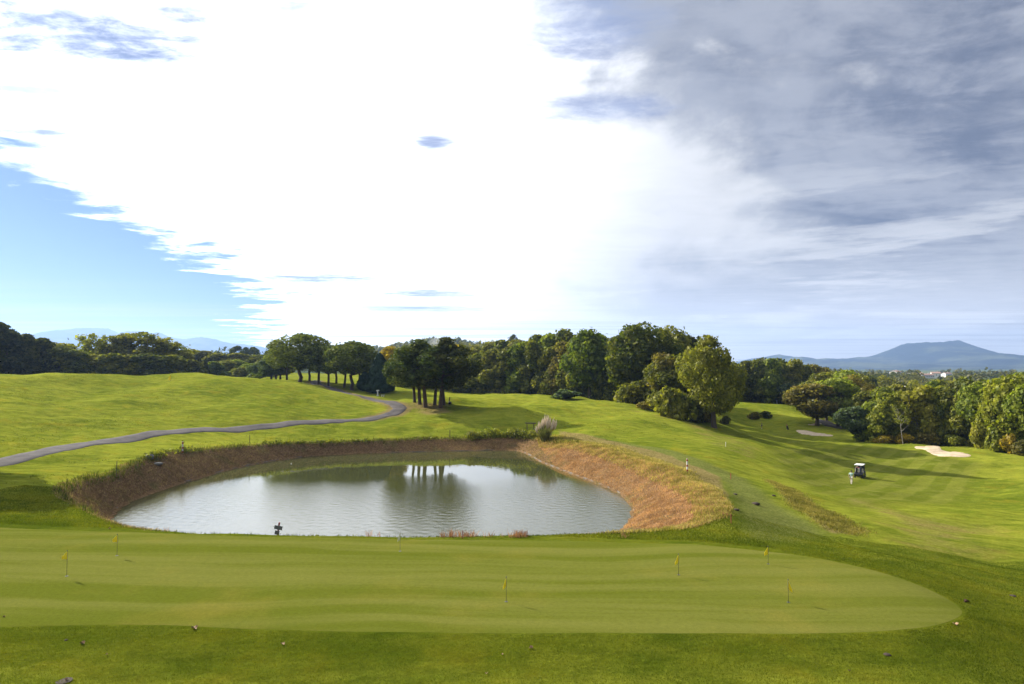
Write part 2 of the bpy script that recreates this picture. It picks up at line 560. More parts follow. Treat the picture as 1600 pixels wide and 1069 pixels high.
# far country: (pixel column, distance, height)
FAR = [
 (-400, 300, 8), (0, 300, 7), (300, 300, 7), (560, 300, 5), (800, 300, 5), (1000, 300, 1), (1200, 300, -9), (1400, 300, -16), (1700, 300, -17), (2300, 300, -14),
 (-400, 500, 10), (0, 500, 8), (250, 500, 7), (400, 500, 7), (520, 480, 2), (600, 470, 4), (660, 450, 10), (760, 450, 15), (860, 450, 13), (1000, 450, 2), (1200, 450, -12), (1300, 480, -14), (1450, 480, -18), (1600, 480, -18), (2300, 500, -16),
 (-400, 900, 12), (100, 900, 8), (350, 900, 10), (520, 900, 4), (600, 1000, 22), (660, 1100, 42), (700, 1100, 45), (740, 1100, 36), (900, 900, 5), (1150, 800, -8), (1300, 700, -2), (1370, 720, -9), (1430, 950, -6.5), (1480, 930, -7), (1520, 760, -12), (1600, 760, -9), (2300, 900, -14),
 (-400, 2500, 5), (300, 2500, 0), (800, 2500, -5), (1200, 2500, -15), (1400, 2500, -15), (1600, 2500, -15), (2300, 2500, -15),
 (-400, 9000, 5), (300, 9000, 5), (800, 9000, 5), (1200, 9000, 5), (1600, 9000, 5), (2300, 9000, 5)]
fx = np.array([[math.atan((p - 800) / F) * 2.2, math.log(d)] for p, d, z in FAR])
fz = np.array([z for p, d, z in FAR], float)
FW = tps_fit(fx, fz, 0.002)


def farh(x, y):
    az = np.arctan2(x, y)
    r = np.clip(np.hypot(x, y), 250, 9500)
    front = np.clip((np.cos(az) - 0.1) / 0.4, 0, 1)
    q = np.stack([np.clip(az, -1.0, 1.0).ravel() * 2.2, np.log(r).ravel()], 1)
    d = np.linalg.norm(q[:, None] - fx[None], axis=2)
    z = (d * d * np.log(d + 1e-9)) @ FW[:-3] + FW[-3] + q @ FW[-2:]
    return z.reshape(np.shape(x)) * front


def smooth(t):
    t = np.clip(t, 0, 1)
    return t * t * (3 - 2 * t)


WAVES = []
_w = np.random.default_rng(11)
for (wl, amp, n) in ((38, .10, 5), (17, .15, 7), (8, .065, 9), (4, .032, 9), (2.2, .014, 9)):
    for i in range(n):
        a = _w.uniform(0, math.pi)
        k = 2 * math.pi / (wl * _w.uniform(.75, 1.3))
        WAVES.append((k * math.cos(a), k * math.sin(a), _w.uniform(0, 6.28), amp / math.sqrt(n) * 1.4))


def bumps(x, y):
    z = np.zeros(np.shape(x))
    for kx, ky, ph, a in WAVES:
        z = z + a * np.sin(kx * x + ky * y + ph)
    return z


def spline(pts, n=8, closed=True):
    P = [np.array(p, float) for p in pts]
    out = []
    N = len(P)
    rng = range(N) if closed else range(N - 1)
    for i in rng:
        if closed:
            p0, p1, p2, p3 = P[(i - 1) % N], P[i], P[(i + 1) % N], P[(i + 2) % N]
        else:
            p0, p1, p2, p3 = P[max(i - 1, 0)], P[i], P[i + 1], P[min(i + 2, N - 1)]
        for k in range(n):
            t = k / n
            out.append(.5 * ((2 * p1) + (-p0 + p2) * t + (2 * p0 - 5 * p1 + 4 * p2 - p3) * t * t + (-p0 + 3 * p1 - 3 * p2 + p3) * t ** 3))
    if not closed:
        out.append(P[-1])
    return np.array(out)


def sdist(x, y, poly):
    """signed distance to a polygon, negative inside"""
    px, py = np.ravel(x), np.ravel(y)
    best = np.full(px.shape, 1e18)
    inside = np.zeros(px.shape, bool)
    n = len(poly)
    for i in range(n):
        ax, ay = poly[i][0], poly[i][1]
        bx, by = poly[(i + 1) % n][0], poly[(i + 1) % n][1]
        ex, ey = bx - ax, by - ay
        t = np.clip(((px - ax) * ex + (py - ay) * ey) / (ex * ex + ey * ey + 1e-12), 0, 1)
        best = np.minimum(best, (px - ax - t * ex) ** 2 + (py - ay - t * ey) ** 2)
        cr = ((ay > py) != (by > py)) & (px < (bx - ax) * (py - ay) / (by - ay + 1e-12) + ax)
        inside ^= cr
    d = np.sqrt(best)
    return np.where(inside, -d, d).reshape(np.shape(x))


# pond outlines
wpx = [(182, 797), (215, 779), (262, 762), (310, 748), (360, 734), (420, 722), (485, 713), (560, 709), (640, 707), (730, 705), (800, 704), (822, 709), (845, 722), (885, 738), (930, 755), (965, 770), (984, 787), (988, 805), (975, 825)]
W_POLY = [at_z(px, py, WATER_Z)[:2] for px, py in wpx]
W_POLY += [(4.5, 40.5), (-1, 38.2), (-8, 37.6), (-15, 37.8), (-20.5, 39.2), (-24.5, 42.5), (-27.5, 46.5)]
W_POLY = spline(W_POLY, 6)
rim = [(-31.0, 46.9), (-33.0, 52), (-33.6, 57.6), (-34.9, 66.0), (-34.7, 72.5), (-31.0, 82.5), (-24.8, 87.6), (-15.5, 91.4), (-8.8, 93.3), (0.0, 94.2), (3.8, 90.5),
       (6.4, 85.0), (11.0, 73.5), (13.6, 58.0), (14.0, 48.5), (12.8, 41.3), (10.6, 37.6), (6.3, 34.8), (0, 33.2), (-10, 33.0), (-18, 34.3), (-24.3, 39.8)]
R_POLY = spline(rim, 6)
gpx = [(-60, 972), (120, 977), (400, 983), (800, 990), (1100, 991), (1250, 990), (1380, 985), (1465, 973), (1503, 950), (1482, 925), (1425, 902), (1345, 882), (1240, 863), (1120, 851), (1000, 846), (800, 844), (600, 842), (400, 840), (200, 832), (60, 826), (-60, 822)]
G_POLY = [at_z(px, py, 0.0)[:2] for px, py in gpx]
G_POLY = G_POLY[:-1] + [(-31.0, 34.4), (-36.0, 31.5), (-38.5, 27.0), (-36.5, 22.5), (-30.0, 20.2)]
G_POLY = G_POLY[1:]
G_POLY = spline(G_POLY, 6)


def bump_weight(x, y):
    r = np.hypot(x, y)
    gd = np.full(x.shape, 99.0)
    box = (x > -45) & (x < 30) & (y > 10) & (y < 42)
    if box.any():
        gd[box] = sdist(x[box], y[box], G_POLY)
    k = 0.16 + 0.84 * smooth((gd + 0.5) / 9.0)
    return k * (0.75 + 0.5 * smooth((r - 70) / 60))


# the surface passes through the measured points with its undulation included
TW = tps_fit(CX / SC, CZ - bumps(CX[:, 0], CX[:, 1]) * bump_weight(CX[:, 0], CX[:, 1]) * .85, 0.01)


def height(x, y):
    x = np.asarray(x, float)
    y = np.asarray(y, float)
    r = np.hypot(x, y)
    w = smooth((r - 230) / 90.0)
    z = np.zeros(x.shape)
    nr = w < 1
    if nr.any():
        z[nr] = tps(x[nr], y[nr]) * (1 - w[nr])
    fr = w > 0
    if fr.any():
        z[fr] += farh(x[fr], y[fr]) * w[fr]
    # undulation, weaker on the green
    z = z + bumps(x, y) * bump_weight(x, y)
    # pond basin
    box = (x > -40) & (x < 20) & (y > 30) & (y < 100)
    if box.any():
        xb, yb = x[box], y[box]
        dw = sdist(xb, yb, W_POLY)
        dr = sdist(xb, yb, R_POLY)
        zb = z[box]
        t = np.clip(dw, 0, None) / (np.clip(dw, 0, None) + np.clip(-dr, 0, None) + 1e-6)
        t = np.where(dr >= 0, 1.0, t)
        s = t ** 0.85
        inner = WATER_Z - 0.02 + (zb - WATER_Z + 0.02) * s
        under = WATER_Z - 0.02 - 1.3 * smooth(-dw / 4.0)
        zb = np.where(dr >= 0, zb, np.where(dw > 0, inner, under))
        z[box] = zb
    return z


def hz(x, y):
    return float(height(np.array([x]), np.array([y]))[0])


def axis(segs):
    out = [segs[0][0]]
    for (a, b, s0, s1) in segs:
        t = a
        while t < b - 1e-6:
            s = s0 + (s1 - s0) * (t - a) / (b - a)
            t = min(t + s, b)
            out.append(t)
    return np.array(sorted(set(np.round(out, 4))))


AX = axis([(0, 40, .55, .55), (40, 90, .6, 1.6), (90, 260, 1.8, 6), (260, 1200, 8, 60), (1200, 9000, 80, 500)])
AX = np.concatenate([-AX[::-1][:-1], AX])
AY = np.concatenate([-axis([(0, 60, 4, 8), (60, 1500, 20, 250)])[::-1][:-1], axis([(0, 14, 1.5, .8), (14, 100, .5, .55), (100, 150, .6, 1.2), (150, 260, 1.4, 4), (260, 1200, 6, 50), (1200, 9900, 80, 500)])])
GX, GY = np.meshgrid(AX, AY)
GZ = height(GX, GY)
# fast look-up of the built surface
from bisect import bisect_right


def ground_z(x, y):
    i = min(max(bisect_right(AX, x) - 1, 0), len(AX) - 2)
    j = min(max(bisect_right(AY, y) - 1, 0), len(AY) - 2)
    tx = (x - AX[i]) / (AX[i + 1] - AX[i])
    ty = (y - AY[j]) / (AY[j + 1] - AY[j])
    a, b, c, d = GZ[j, i], GZ[j, i + 1], GZ[j + 1, i], GZ[j + 1, i + 1]
    return float((a * (1 - tx) + b * tx) * (1 - ty) + (c * (1 - tx) + d * tx) * ty)


def ground_zv(x, y):
    x, y = np.asarray(x, float), np.asarray(y, float)
    i = np.clip(np.searchsorted(AX, x, side='right') - 1, 0, len(AX) - 2)
    j = np.clip(np.searchsorted(AY, y, side='right') - 1, 0, len(AY) - 2)
    tx = (x - AX[i]) / (AX[i + 1] - AX[i])
    ty = (y - AY[j]) / (AY[j + 1] - AY[j])
    return (GZ[j, i] * (1 - tx) + GZ[j, i + 1] * tx) * (1 - ty) + (GZ[j + 1, i] * (1 - tx) + GZ[j + 1, i + 1] * tx) * ty


def on(px, py, d0=12.0, d1=400.0):
    """where the line of sight through a pixel meets the ground"""
    a, b = ray(px, py)
    D = np.exp(np.linspace(math.log(d0), math.log(d1), 1600))
    zr = CAMZ + b * D
    zg = ground_zv(a * D, D)
    k = np.nonzero(zr <= zg)[0]
    if len(k) == 0:
        i = int(np.argmin(zr - zg))
        return (a * D[i], D[i], float(zg[i]))
    i = k[0]
    if i == 0:
        return (a * D[0], D[0], float(zg[0]))
    e0, e1 = zr[i - 1] - zg[i - 1], zr[i] - zg[i]
    t = e0 / (e0 - e1)
    d = D[i - 1] + (D[i] - D[i - 1]) * t
    return (a * d, float(d), ground_z(a * d, d))


def onD(px, D):
    a, _ = ray(px, 575)
    return (a * D, D, ground_z(a * D, D))


def poly_on(pts):
    return [on(px, py)[:2] for px, py in pts]


# ground cover zones
DRY = np.zeros(GX.shape)
RED = np.zeros(GX.shape)
FAIR = np.zeros(GX.shape)
GREY = np.zeros(GX.shape)
LUSH = np.zeros(GX.shape)
BARE = np.zeros(GX.shape)


def paint(arr, poly, amt, soft):
    P_ = np.array([p[:2] for p in poly])
    lo, hi = P_.min(0) - soft * 2, P_.max(0) + soft * 2
    m = (GX > lo[0]) & (GX < hi[0]) & (GY > lo[1]) & (GY < hi[1])
    d = sdist(GX[m], GY[m], P_)
    arr[m] = np.maximum(arr[m], amt * smooth(.5 - d / (2 * soft)))


bx = (GX > -42) & (GX < 24) & (GY > 30) & (GY < 102)
dW_, dR_ = sdist(GX[bx], GY[bx], W_POLY), sdist(GX[bx], GY[bx], R_POLY)
RED[bx] = smooth(.5 - (dR_ + .2) / 1.0)
paint(DRY, poly_on([(872, 672), (950, 688), (1050, 713), (1125, 745), (1142, 775), (1142, 812), (1110, 806), (1060, 745), (960, 708), (880, 694)]), 0.95, .8)
paint(GREY, poly_on([(930, 681), (1050, 704), (1150, 743), (1215, 790), (1290, 832), (1240, 849), (1165, 842), (1152, 790), (1130, 752), (1040, 716), (930, 687)]), 0.9, .8)
paint(DRY, poly_on([(1190, 742), (1262, 778), (1352, 833), (1300, 836), (1238, 795)]), .8, 1.0)
paint(DRY, poly_on([(1290, 770), (1400, 795), (1600, 822), (1600, 880), (1450, 875), (1370, 850)]), 0.48, 5.0)
paint(DRY, poly_on([(1060, 655), (1118, 670), (1195, 705), (1190, 722), (1100, 695)]), 0.42, 2.0)
paint(DRY, poly_on([(930, 630), (1010, 640), (1075, 662), (1060, 668), (1000, 646)]), 0.35, 2.0)
paint(DRY, poly_on([(636, 628), (700, 634), (710, 646), (660, 650), (630, 636)]), 0.8, 3.0)
paint(FAIR, poly_on([(1200, 700), (1330, 694), (1400, 699), (1530, 725), (1510, 782), (1330, 792), (1235, 745)]), 1.0, 2.0)
paint(FAIR, poly_on([(1140, 674), (1240, 667), (1290, 680), (1180, 690)]), .8, 3.0)
paint(LUSH, poly_on([(1146, 762), (1175, 790), (1180, 815), (1150, 822), (1143, 790)]), 1.0, .5)
gb_ = (GX > -50) & (GX < 34) & (GY > 8) & (GY < 44)
dG_ = sdist(GX[gb_], GY[gb_], G_POLY)
LUSH[gb_] = np.maximum(LUSH[gb_], smooth(1.2 - dG_ / 4.5) * .85)

verts = np.stack([GX.ravel(), GY.ravel(), GZ.ravel()], 1)
ny, nx = GX.shape
idx = np.arange(ny * nx).reshape(ny, nx)
faces = np.stack([idx[:-1, :-1].ravel(), idx[:-1, 1:].ravel(), idx[1:, 1:].ravel(), idx[1:, :-1].ravel()], 1)
gme = mesh_np('ground', verts, faces, True)


def put_attr(me, name, arr):
    a = me.attributes.new(name, 'FLOAT', 'POINT')
    a.data.foreach_set('value', np.ascontiguousarray(arr.ravel(), dtype=np.float32))


def grass_common(q, dry=None):
    pass


m, q, out = newmat('course_grass')
geo = q.n('ShaderNodeNewGeometry')
pos = geo.outputs['Position']


def attr(q, name):
    nd = q.n('ShaderNodeAttribute')
    nd.attribute_name = name
    return nd.outputs['Fac']


n_big = q.noise(pos, 0.045, 5, 0.6)
n_mid = q.noise(pos, 0.35, 6, 0.65)
n_fine = q.noise(q.mapv(pos, (1, 1, 1)), 5.5, 8, 0.75)
n_blade = q.noise(pos, 26.0, 6, 0.8)
streak_ = q.noise(q.mapv(pos, (0.55, 1.1, 1), (0, 0, R(12))), 0.8, 6, 0.65)
ga = (0.116, 0.152, 0.013)
gb2 = (0.262, 0.280, 0.030)
base = q.mix(q.step(q.m('ADD', q.m('MULTIPLY', n_big, .5), q.m('MULTIPLY', streak_, .5)), 0.36, 0.64), (*ga, 1), (*gb2, 1))
base = q.mix(q.m('MULTIPLY', q.step(n_mid, 0.52, 0.70), 0.5), base, (0.29, 0.24, 0.022, 1))
base = q.mix(q.m('MULTIPLY', q.step(n_mid, 0.46, 0.30), 0.42), base, (0.070, 0.110, 0.006, 1))
base = q.mix(q.m('MULTIPLY', attr(q, 'LUSH'), 0.75), base, q.mix(q.step(n_mid, .35, .65), (0.042, 0.068, 0.003, 1), (0.075, 0.095, 0.005, 1)))
# mown stripes on the fairways
wv = q.n('ShaderNodeTexWave', wave_type='BANDS', bands_direction='X', wave_profile='SIN')
q.put(wv.inputs['Vector'], q.mapv(pos, (1, 1, 1), (0, 0, R(38))))
wv.inputs['Scale'].default_value = 0.085
wv.inputs['Distortion'].default_value = 0.6
fair = q.mix(q.step(wv.outputs['Fac'], .35, .65), (0.122, 0.146, 0.014, 1), (0.162, 0.178, 0.024, 1))
fair = q.mix(q.m('MULTIPLY', q.step(n_mid, .45, .7), .35), fair, (0.25, 0.25, 0.06, 1))
base = q.mix(attr(q, 'FAIR'), base, fair)
greyg = q.mix(q.step(n_fine, .35, .65), (0.110, 0.132, 0.025, 1), (0.195, 0.205, 0.060, 1))
base = q.mix(q.m('MULTIPLY', attr(q, 'GREY'), q.step(n_mid, .25, .5, .6, 1.0)), base, greyg)
dryc = q.mix(q.step(n_fine, .35, .65), (0.165, 0.135, 0.042, 1), (0.330, 0.245, 0.100, 1))
drym = q.step(q.m('ADD', attr(q, 'DRY'), q.m('MULTIPLY', q.m('SUBTRACT', n_mid, .5), 1.1)), .25, .75)
drym = q.m('MULTIPLY', drym, q.m('MINIMUM', q.m('MULTIPLY', attr(q, 'DRY'), 1.6), 0.9))
base = q.mix(drym, base, dryc)
redc = q.mix(q.step(n_fine, .3, .7), (0.100, 0.062, 0.030, 1), (0.290, 0.180, 0.090, 1))
redc = q.mix(q.m('MULTIPLY', q.step(n_mid, .52, .68), .5), redc, (0.10, 0.12, 0.03, 1))
base = q.mix(q.step(q.m('ADD', attr(q, 'RED'), q.m('MULTIPLY', q.m('SUBTRACT', n_fine, .5), .8)), .3, .7), base, redc)
base = q.mix(attr(q, 'BARE'), base, (0.23, 0.155, 0.09, 1))
# fine grain of the sward
n_tuft = q.noise(q.mapv(pos, (.6, 1.4, 1), (0, 0, R(-8))), 1.4, 6, .7)
k = q.m('MULTIPLY', q.lin(n_fine, .25, .75, .70, 1.30), q.lin(n_blade, .25, .75, .72, 1.28))
k = q.m('MULTIPLY', k, q.lin(n_tuft, .3, .7, .80, 1.18))
base = q.mix(1.0, base, q.xyz(k, k, k), 'MULTIPLY')
# open country beyond the course
far = q.mix(q.step(q.noise(pos, 0.006, 4, .6), .45, .55), (0.055, 0.075, 0.022, 1), (0.115, 0.135, 0.035, 1))
cd = q.n('ShaderNodeVectorMath', operation='LENGTH')
q.put(cd.inputs[0], pos)
base = q.mix(q.step(cd.outputs['Value'], 260, 420), base, far)
p = q.n('ShaderNodeBsdfDiffuse')
q.put(p.inputs['Color'], base)
p.inputs['Roughness'].default_value = 0.0
bm_ = q.n('ShaderNodeBump')
bm_.inputs['Strength'].default_value = 1.0
bm_.inputs['Distance'].default_value = 0.09
q.put(bm_.inputs['Height'], q.m('ADD', q.m('MULTIPLY', n_fine, 1.9), q.m('ADD', q.m('MULTIPLY', n_blade, .55), q.m('MULTIPLY', n_mid, 2.5))))
q.put(p.inputs['Normal'], bm_.outputs[0])
q.t.links.new(p.outputs[0], out.inputs[0])
M['grass'] = m

# the cart path: centre line on the ground
path_px = [(-90, 739), (0, 720), (60, 707), (120, 696), (200, 683), (300, 670.5), (400, 664.5), (500, 661), (570, 656.5), (606, 651), (626, 644), (628, 637), (614, 629.5), (590, 624.5), (560, 619), (540, 615)]
pc = []
for (a_, b_) in path_px:
    pc.append(on(a_, b_)[:2])
pc = spline([(-66, 50)] + pc + [(-46, 160), (-52, 185)], 14, False)
# resample evenly
seg = np.linalg.norm(np.diff(pc, axis=0), axis=1)
cum = np.concatenate([[0], np.cumsum(seg)])
tt = np.arange(0, cum[-1], 0.7)
pc = np.stack([np.interp(tt, cum, pc[:, 0]), np.interp(tt, cum, pc[:, 1])], 1)
for _ in range(85):
    pc[1:-1] = (pc[:-2] + pc[1:-1] * 2 + pc[2:]) / 4
_m = (pc[1:-1, 1] < 101)[:, None]
for _ in range(70):
    pc[1:-1] = np.where(_m, (pc[:-2] + pc[1:-1] * 2 + pc[2:]) / 4, pc[1:-1])
tan = np.gradient(pc, axis=0)
tan /= np.linalg.norm(tan, axis=1)[:, None]
nrm = np.stack([-tan[:, 1], tan[:, 0]], 1)
# bare edges along the bend
pb = (GX > -80) & (GX < 5) & (GY > 45) & (GY < 190)
dmin = np.full(pb.sum(), 1e9)
for c in pc[::2]:
    dmin = np.minimum(dmin, np.hypot(GX[pb] - c[0], GY[pb] - c[1]))
bend = smooth((GY[pb] - 96) / 12)
BARE[pb] = np.maximum(BARE[pb], .75 * bend * smooth(1 - (dmin - 1.6) / 0.9))
for nm, arr in (('DRY', DRY), ('RED', RED), ('FAIR', FAIR), ('GREY', GREY), ('LUSH', LUSH), ('BARE', BARE)):
    put_attr(gme, nm, arr)
ground = link('ground', gme, M['grass'])
tag(ground, 'rolling sunlit golf course grass around the pond', None, None, 'structure')


def surf_z(xs, ys, off):
    return ground_zv(xs, ys) + off


HALF = 1.12
offs = np.array([-HALF - .12, -HALF, -HALF * .5, 0, HALF * .5, HALF, HALF + .12])
lift = np.array([-.03, .05, .06, .065, .06, .05, -.03])
wob = np.sin(np.arange(len(pc)) * .37) * .02 + np.sin(np.arange(len(pc)) * .13 + 1) * .04
pv = []
for i in range(len(pc)):
    for o_, l_ in zip(offs, lift):
        k_ = 1 + wob[i] * .6
        x_, y_ = pc[i] + nrm[i] * o_ * k_
        pv.append((x_, y_, ground_z(x_, y_) + l_))
nn = len(offs)
pf = [(i * nn + k, i * nn + k + 1, (i + 1) * nn + k + 1, (i + 1) * nn + k) for i in range(len(pc) - 1) for k in range(nn - 1)]
m, q, out = newmat('path_gravel')
pos = q.n('ShaderNodeNewGeometry').outputs['Position']
a = q.noise(pos, .5, 5, .6)
b = q.noise(pos, 14, 6, .75)
c = q.mix(q.step(a, .35, .65), (0.075, 0.068, 0.068, 1), (0.115, 0.103, 0.100, 1))
k = q.lin(b, .25, .75, .75, 1.25)
c = q.mix(1.0, c, q.xyz(k, k, k), 'MULTIPLY')
p = q.n('ShaderNodeBsdfPrincipled')
q.put(p.inputs['Base Color'], c)
p.inputs['Roughness'].default_value = .9
p.inputs['Specular IOR Level'].default_value = .05
bb = q.n('ShaderNodeBump')
bb.inputs['Distance'].default_value = .02
q.put(bb.inputs['Height'], b)
q.put(p.inputs['Normal'], bb.outputs[0])
q.t.links.new(p.outputs[0], out.inputs[0])
M['path'] = m
path = link('cart_path', mesh_np('cart_path', pv, pf, True), M['path'])
tag(path, 'grey gravel cart path curving round the left mound', None, None, 'structure')


def sheet(name, poly, step, off, mat, sink_edge=0.0, dish=0.0):
    """a surface that follows the ground inside an outline"""
    P_ = np.array(poly)[:, :2]
    # outline resampled
    d = np.linalg.norm(np.roll(P_, -1, 0) - P_, axis=1)
    pts = []
    for i in range(len(P_)):
        n = max(1, int(d[i] / step))
        for k_ in range(n):
            pts.append(P_[i] + (P_[(i + 1) % len(P_)] - P_[i]) * k_ / n)
    nb = len(pts)
    lo, hi = P_.min(0), P_.max(0)
    xs, ys = np.arange(lo[0], hi[0], step), np.arange(lo[1], hi[1], step)
    xx, yy = np.meshgrid(xs, ys)
    xx = xx + (np.arange(xx.shape[0]) % 2)[:, None] * step * .5
    dd = sdist(xx, yy, P_)
    sel = dd < -step * .45
    inner = np.stack([xx[sel], yy[sel]], 1)
    allp = [Vector(p_) for p_ in pts] + [Vector(p_) for p_ in inner]
    res = delaunay_2d_cdt(allp, [], [list(range(nb))], 1, 1e-4)
    vs = np.array([(v.x, v.y) for v in res[0]])
    zz = surf_z(vs[:, 0], vs[:, 1], off)
    dd = sdist(vs[:, 0], vs[:, 1], P_)
    if dish:
        zz = zz - dish * smooth(-dd / 1.5)
    if sink_edge:
        zz = zz - sink_edge * (dd > -step * .3)
    me = bpy.data.meshes.new(name)
    me.from_pydata([(x_, y_, z_) for (x_, y_), z_ in zip(vs, zz)], [], [tuple(f_) for f_ in res[2]])
    for p_ in me.polygons:
        p_.use_smooth = True
    me.update()
    return link(name, me, mat)


# the practice green
m, q, out = newmat('green_turf')
pos = q.n('ShaderNodeNewGeometry').outputs['Position']
s_ = q.sep(pos)
wx = q.m('ADD', s_[1], q.m('MULTIPLY', q.m('SUBTRACT', q.noise(pos, .05, 2, .4), .5), 5.0))
wx = q.m('ADD', wx, q.m('MULTIPLY', q.m('SUBTRACT', q.noise(q.mapv(pos, (.3, 1, 1)), .5, 3, .5), .5), .7))
band = q.noise(q.xyz(q.m('MULTIPLY', s_[0], .05), q.m('MULTIPLY', wx, 1.0)), .80, 4, .55)
n1 = q.noise(pos, .16, 4, .6)
n2 = q.noise(pos, 7.0, 7, .75)
n3 = q.noise(pos, 34.0, 5, .8)
c = q.mix(q.step(band, .36, .64), (0.094, 0.110, 0.012, 1), (0.132, 0.138, 0.026, 1))
c = q.mix(q.m('MULTIPLY', q.step(n1, .5, .72), .45), c, (0.195, 0.160, 0.030, 1))
k = q.m('MULTIPLY', q.lin(n2, .25, .75, .82, 1.18), q.lin(n3, .25, .75, .72, 1.28))
c = q.mix(1.0, c, q.xyz(k, k, k), 'MULTIPLY')
p = q.n('ShaderNodeBsdfPrincipled')
q.put(p.inputs['Base Color'], c)
p.inputs['Roughness'].default_value = .8
p.inputs['Specular IOR Level'].default_value = .0
p.inputs['Sheen Weight'].default_value = .0
q.put(p.inputs['Sheen Tint'], (0.8, 0.9, 0.4, 1))
bb = q.n('ShaderNodeBump')
bb.inputs['Distance'].default_value = .012
q.put(bb.inputs['Height'], q.m('ADD', n2, n3))
q.put(p.inputs['Normal'], bb.outputs[0])
q.t.links.new(p.outputs[0], out.inputs[0])
M['green_turf'] = m
pg = sheet('putting_green', G_POLY, .5, .014, m, .012)
tag(pg, 'pale striped practice putting green in front of the pond', None, None, 'structure')

# bunkers
m, q, out = newmat('bunker_sand')
pos = q.n('ShaderNodeNewGeometry').outputs['Position']
n2 = q.noise(pos, 1.2, 7, .65)
p = q.n('ShaderNodeBsdfPrincipled')
q.put(p.inputs['Base Color'], q.mix(q.step(n2, .35, .65), (0.40, 0.30, 0.20, 1), (0.56, 0.45, 0.31, 1)))
p.inputs['Roughness'].default_value = .95
bb = q.n('ShaderNodeBump')
bb.inputs['Distance'].default_value = .08
q.put(bb.inputs['Height'], n2)
q.put(p.inputs['Normal'], bb.outputs[0])
q.t.links.new(p.outputs[0], out.inputs[0])
M['sand'] = m
b1 = sheet('sand_bunker', spline(poly_on([(1428, 699), (1445, 697.5), (1466, 697.8), (1471, 700), (1474, 704), (1495, 706), (1510, 709), (1518, 713), (1500, 714.5), (1470, 713.5), (1455, 709)]), 5), .5, .10, m, .13)
tag(b1, 'large pale sand bunker on the crest in front of the right-hand wood', None, None, 'structure')
b2 = sheet('sand_bunker', spline(poly_on([(1243, 673), (1262, 673), (1275, 676), (1290, 678), (1303, 681), (1285, 681.5), (1262, 679.5), (1250, 677)]), 5), .6, .10, m, .13)
tag(b2, 'small sand bunker at the foot of the brown oak in the hollow', None, None, 'structure')
b3 = sheet('sand_bunker', spline(poly_on([(1260, 664), (1272, 661.5), (1283, 661), (1284, 663), (1272, 665)]), 5), .6, .10, m, .13)
tag(b3, 'narrow strip of sand left of the trunk of the brown oak in the hollow', None, None, 'structure')
p2 = sheet('dirt_track', spline(poly_on([(1276, 656), (1286, 656), (1300, 660), (1322, 668), (1318, 671), (1300, 668), (1284, 663)]), 5), .7, .10, M['path'], .13)
tag(p2, 'short gravel track behind the brown oak in the hollow', None, None, 'structure')

# water
m, q, out = newmat('pond_water')
pos = q.n('ShaderNodeNewGeometry').outputs['Position']
p = q.n('ShaderNodeBsdfPrincipled')
p.inputs['Base Color'].default_value = (0.055, 0.060, 0.022, 1)
p.inputs['Roughness'].default_value = 0.02
p.inputs['IOR'].default_value = 1.48
p.inputs['Specular IOR Level'].default_value = 0.5
w1 = q.noise(q.mapv(pos, (1.0, 1.4, 1), (0, 0, R(20))), 6.0, 5, .65, .4)
w2 = q.noise(q.mapv(pos, (1.0, 1.8, 1), (0, 0, R(-15))), 11.0, 4, .6, .3)
calm = q.step(q.sep(pos)[1], 72, 58, 0.05, 1.0)
hgt = q.m('MULTIPLY', q.m('ADD', w1, q.m('MULTIPLY', w2, .45)), calm)
bb = q.n('ShaderNodeBump')
bb.inputs['Strength'].default_value = 1.0
bb.inputs['Distance'].default_value = 0.0065
q.put(bb.inputs['Height'], hgt)
q.put(p.inputs['Normal'], bb.outputs[0])
q.t.links.new(p.outputs[0], out.inputs[0])
M['water'] = m
cen = W_POLY.mean(0)
wo_ = [tuple(c_ + (c_ - cen) / np.linalg.norm(c_ - cen) * .35) for c_ in W_POLY]
WO = np.array(wo_)
xs_, ys_ = np.arange(WO[:, 0].min(), WO[:, 0].max(), .105), np.arange(WO[:, 1].min(), WO[:, 1].max(), .115)
xx_, yy_ = np.meshgrid(xs_, ys_)
ww = np.random.default_rng(3)
zz_ = np.zeros(xx_.shape)
for i in range(46):
    wl_ = ww.uniform(.38, 1.0)
    an_ = ww.normal() * .9 + R(60)
    k_ = 2 * math.pi / wl_
    grp = .5 + .5 * np.sin(xx_ * ww.uniform(-.25, .25) + yy_ * ww.uniform(-.25, .25) + ww.uniform(0, 6))
    zz_ += .0009 * wl_ ** .9 * grp * np.sin(k_ * (xx_ * math.cos(an_) + yy_ * math.sin(an_)) + ww.uniform(0, 6.28))
zz_ *= .06 + .94 * smooth((70 + xx_ * .10 - yy_) / 16)
zz_ = zz_ + WATER_Z
ins = sdist(xx_, yy_, WO) < .1
ix_ = np.arange(xx_.size).reshape(xx_.shape)
ff_ = np.stack([ix_[:-1, :-1], ix_[:-1, 1:], ix_[1:, 1:], ix_[1:, :-1]], -1)[ins[:-1, :-1]]
used, inv = np.unique(ff_, return_inverse=True)
me = mesh_np('pond_water', np.stack([xx_.ravel()[used], yy_.ravel()[used], zz_.ravel()[used]], 1), inv.reshape(-1, 4), True)
water = link('pond_water', me, m)
tag(water, 'rippled silvery pond water behind the green', None, None, 'structure')

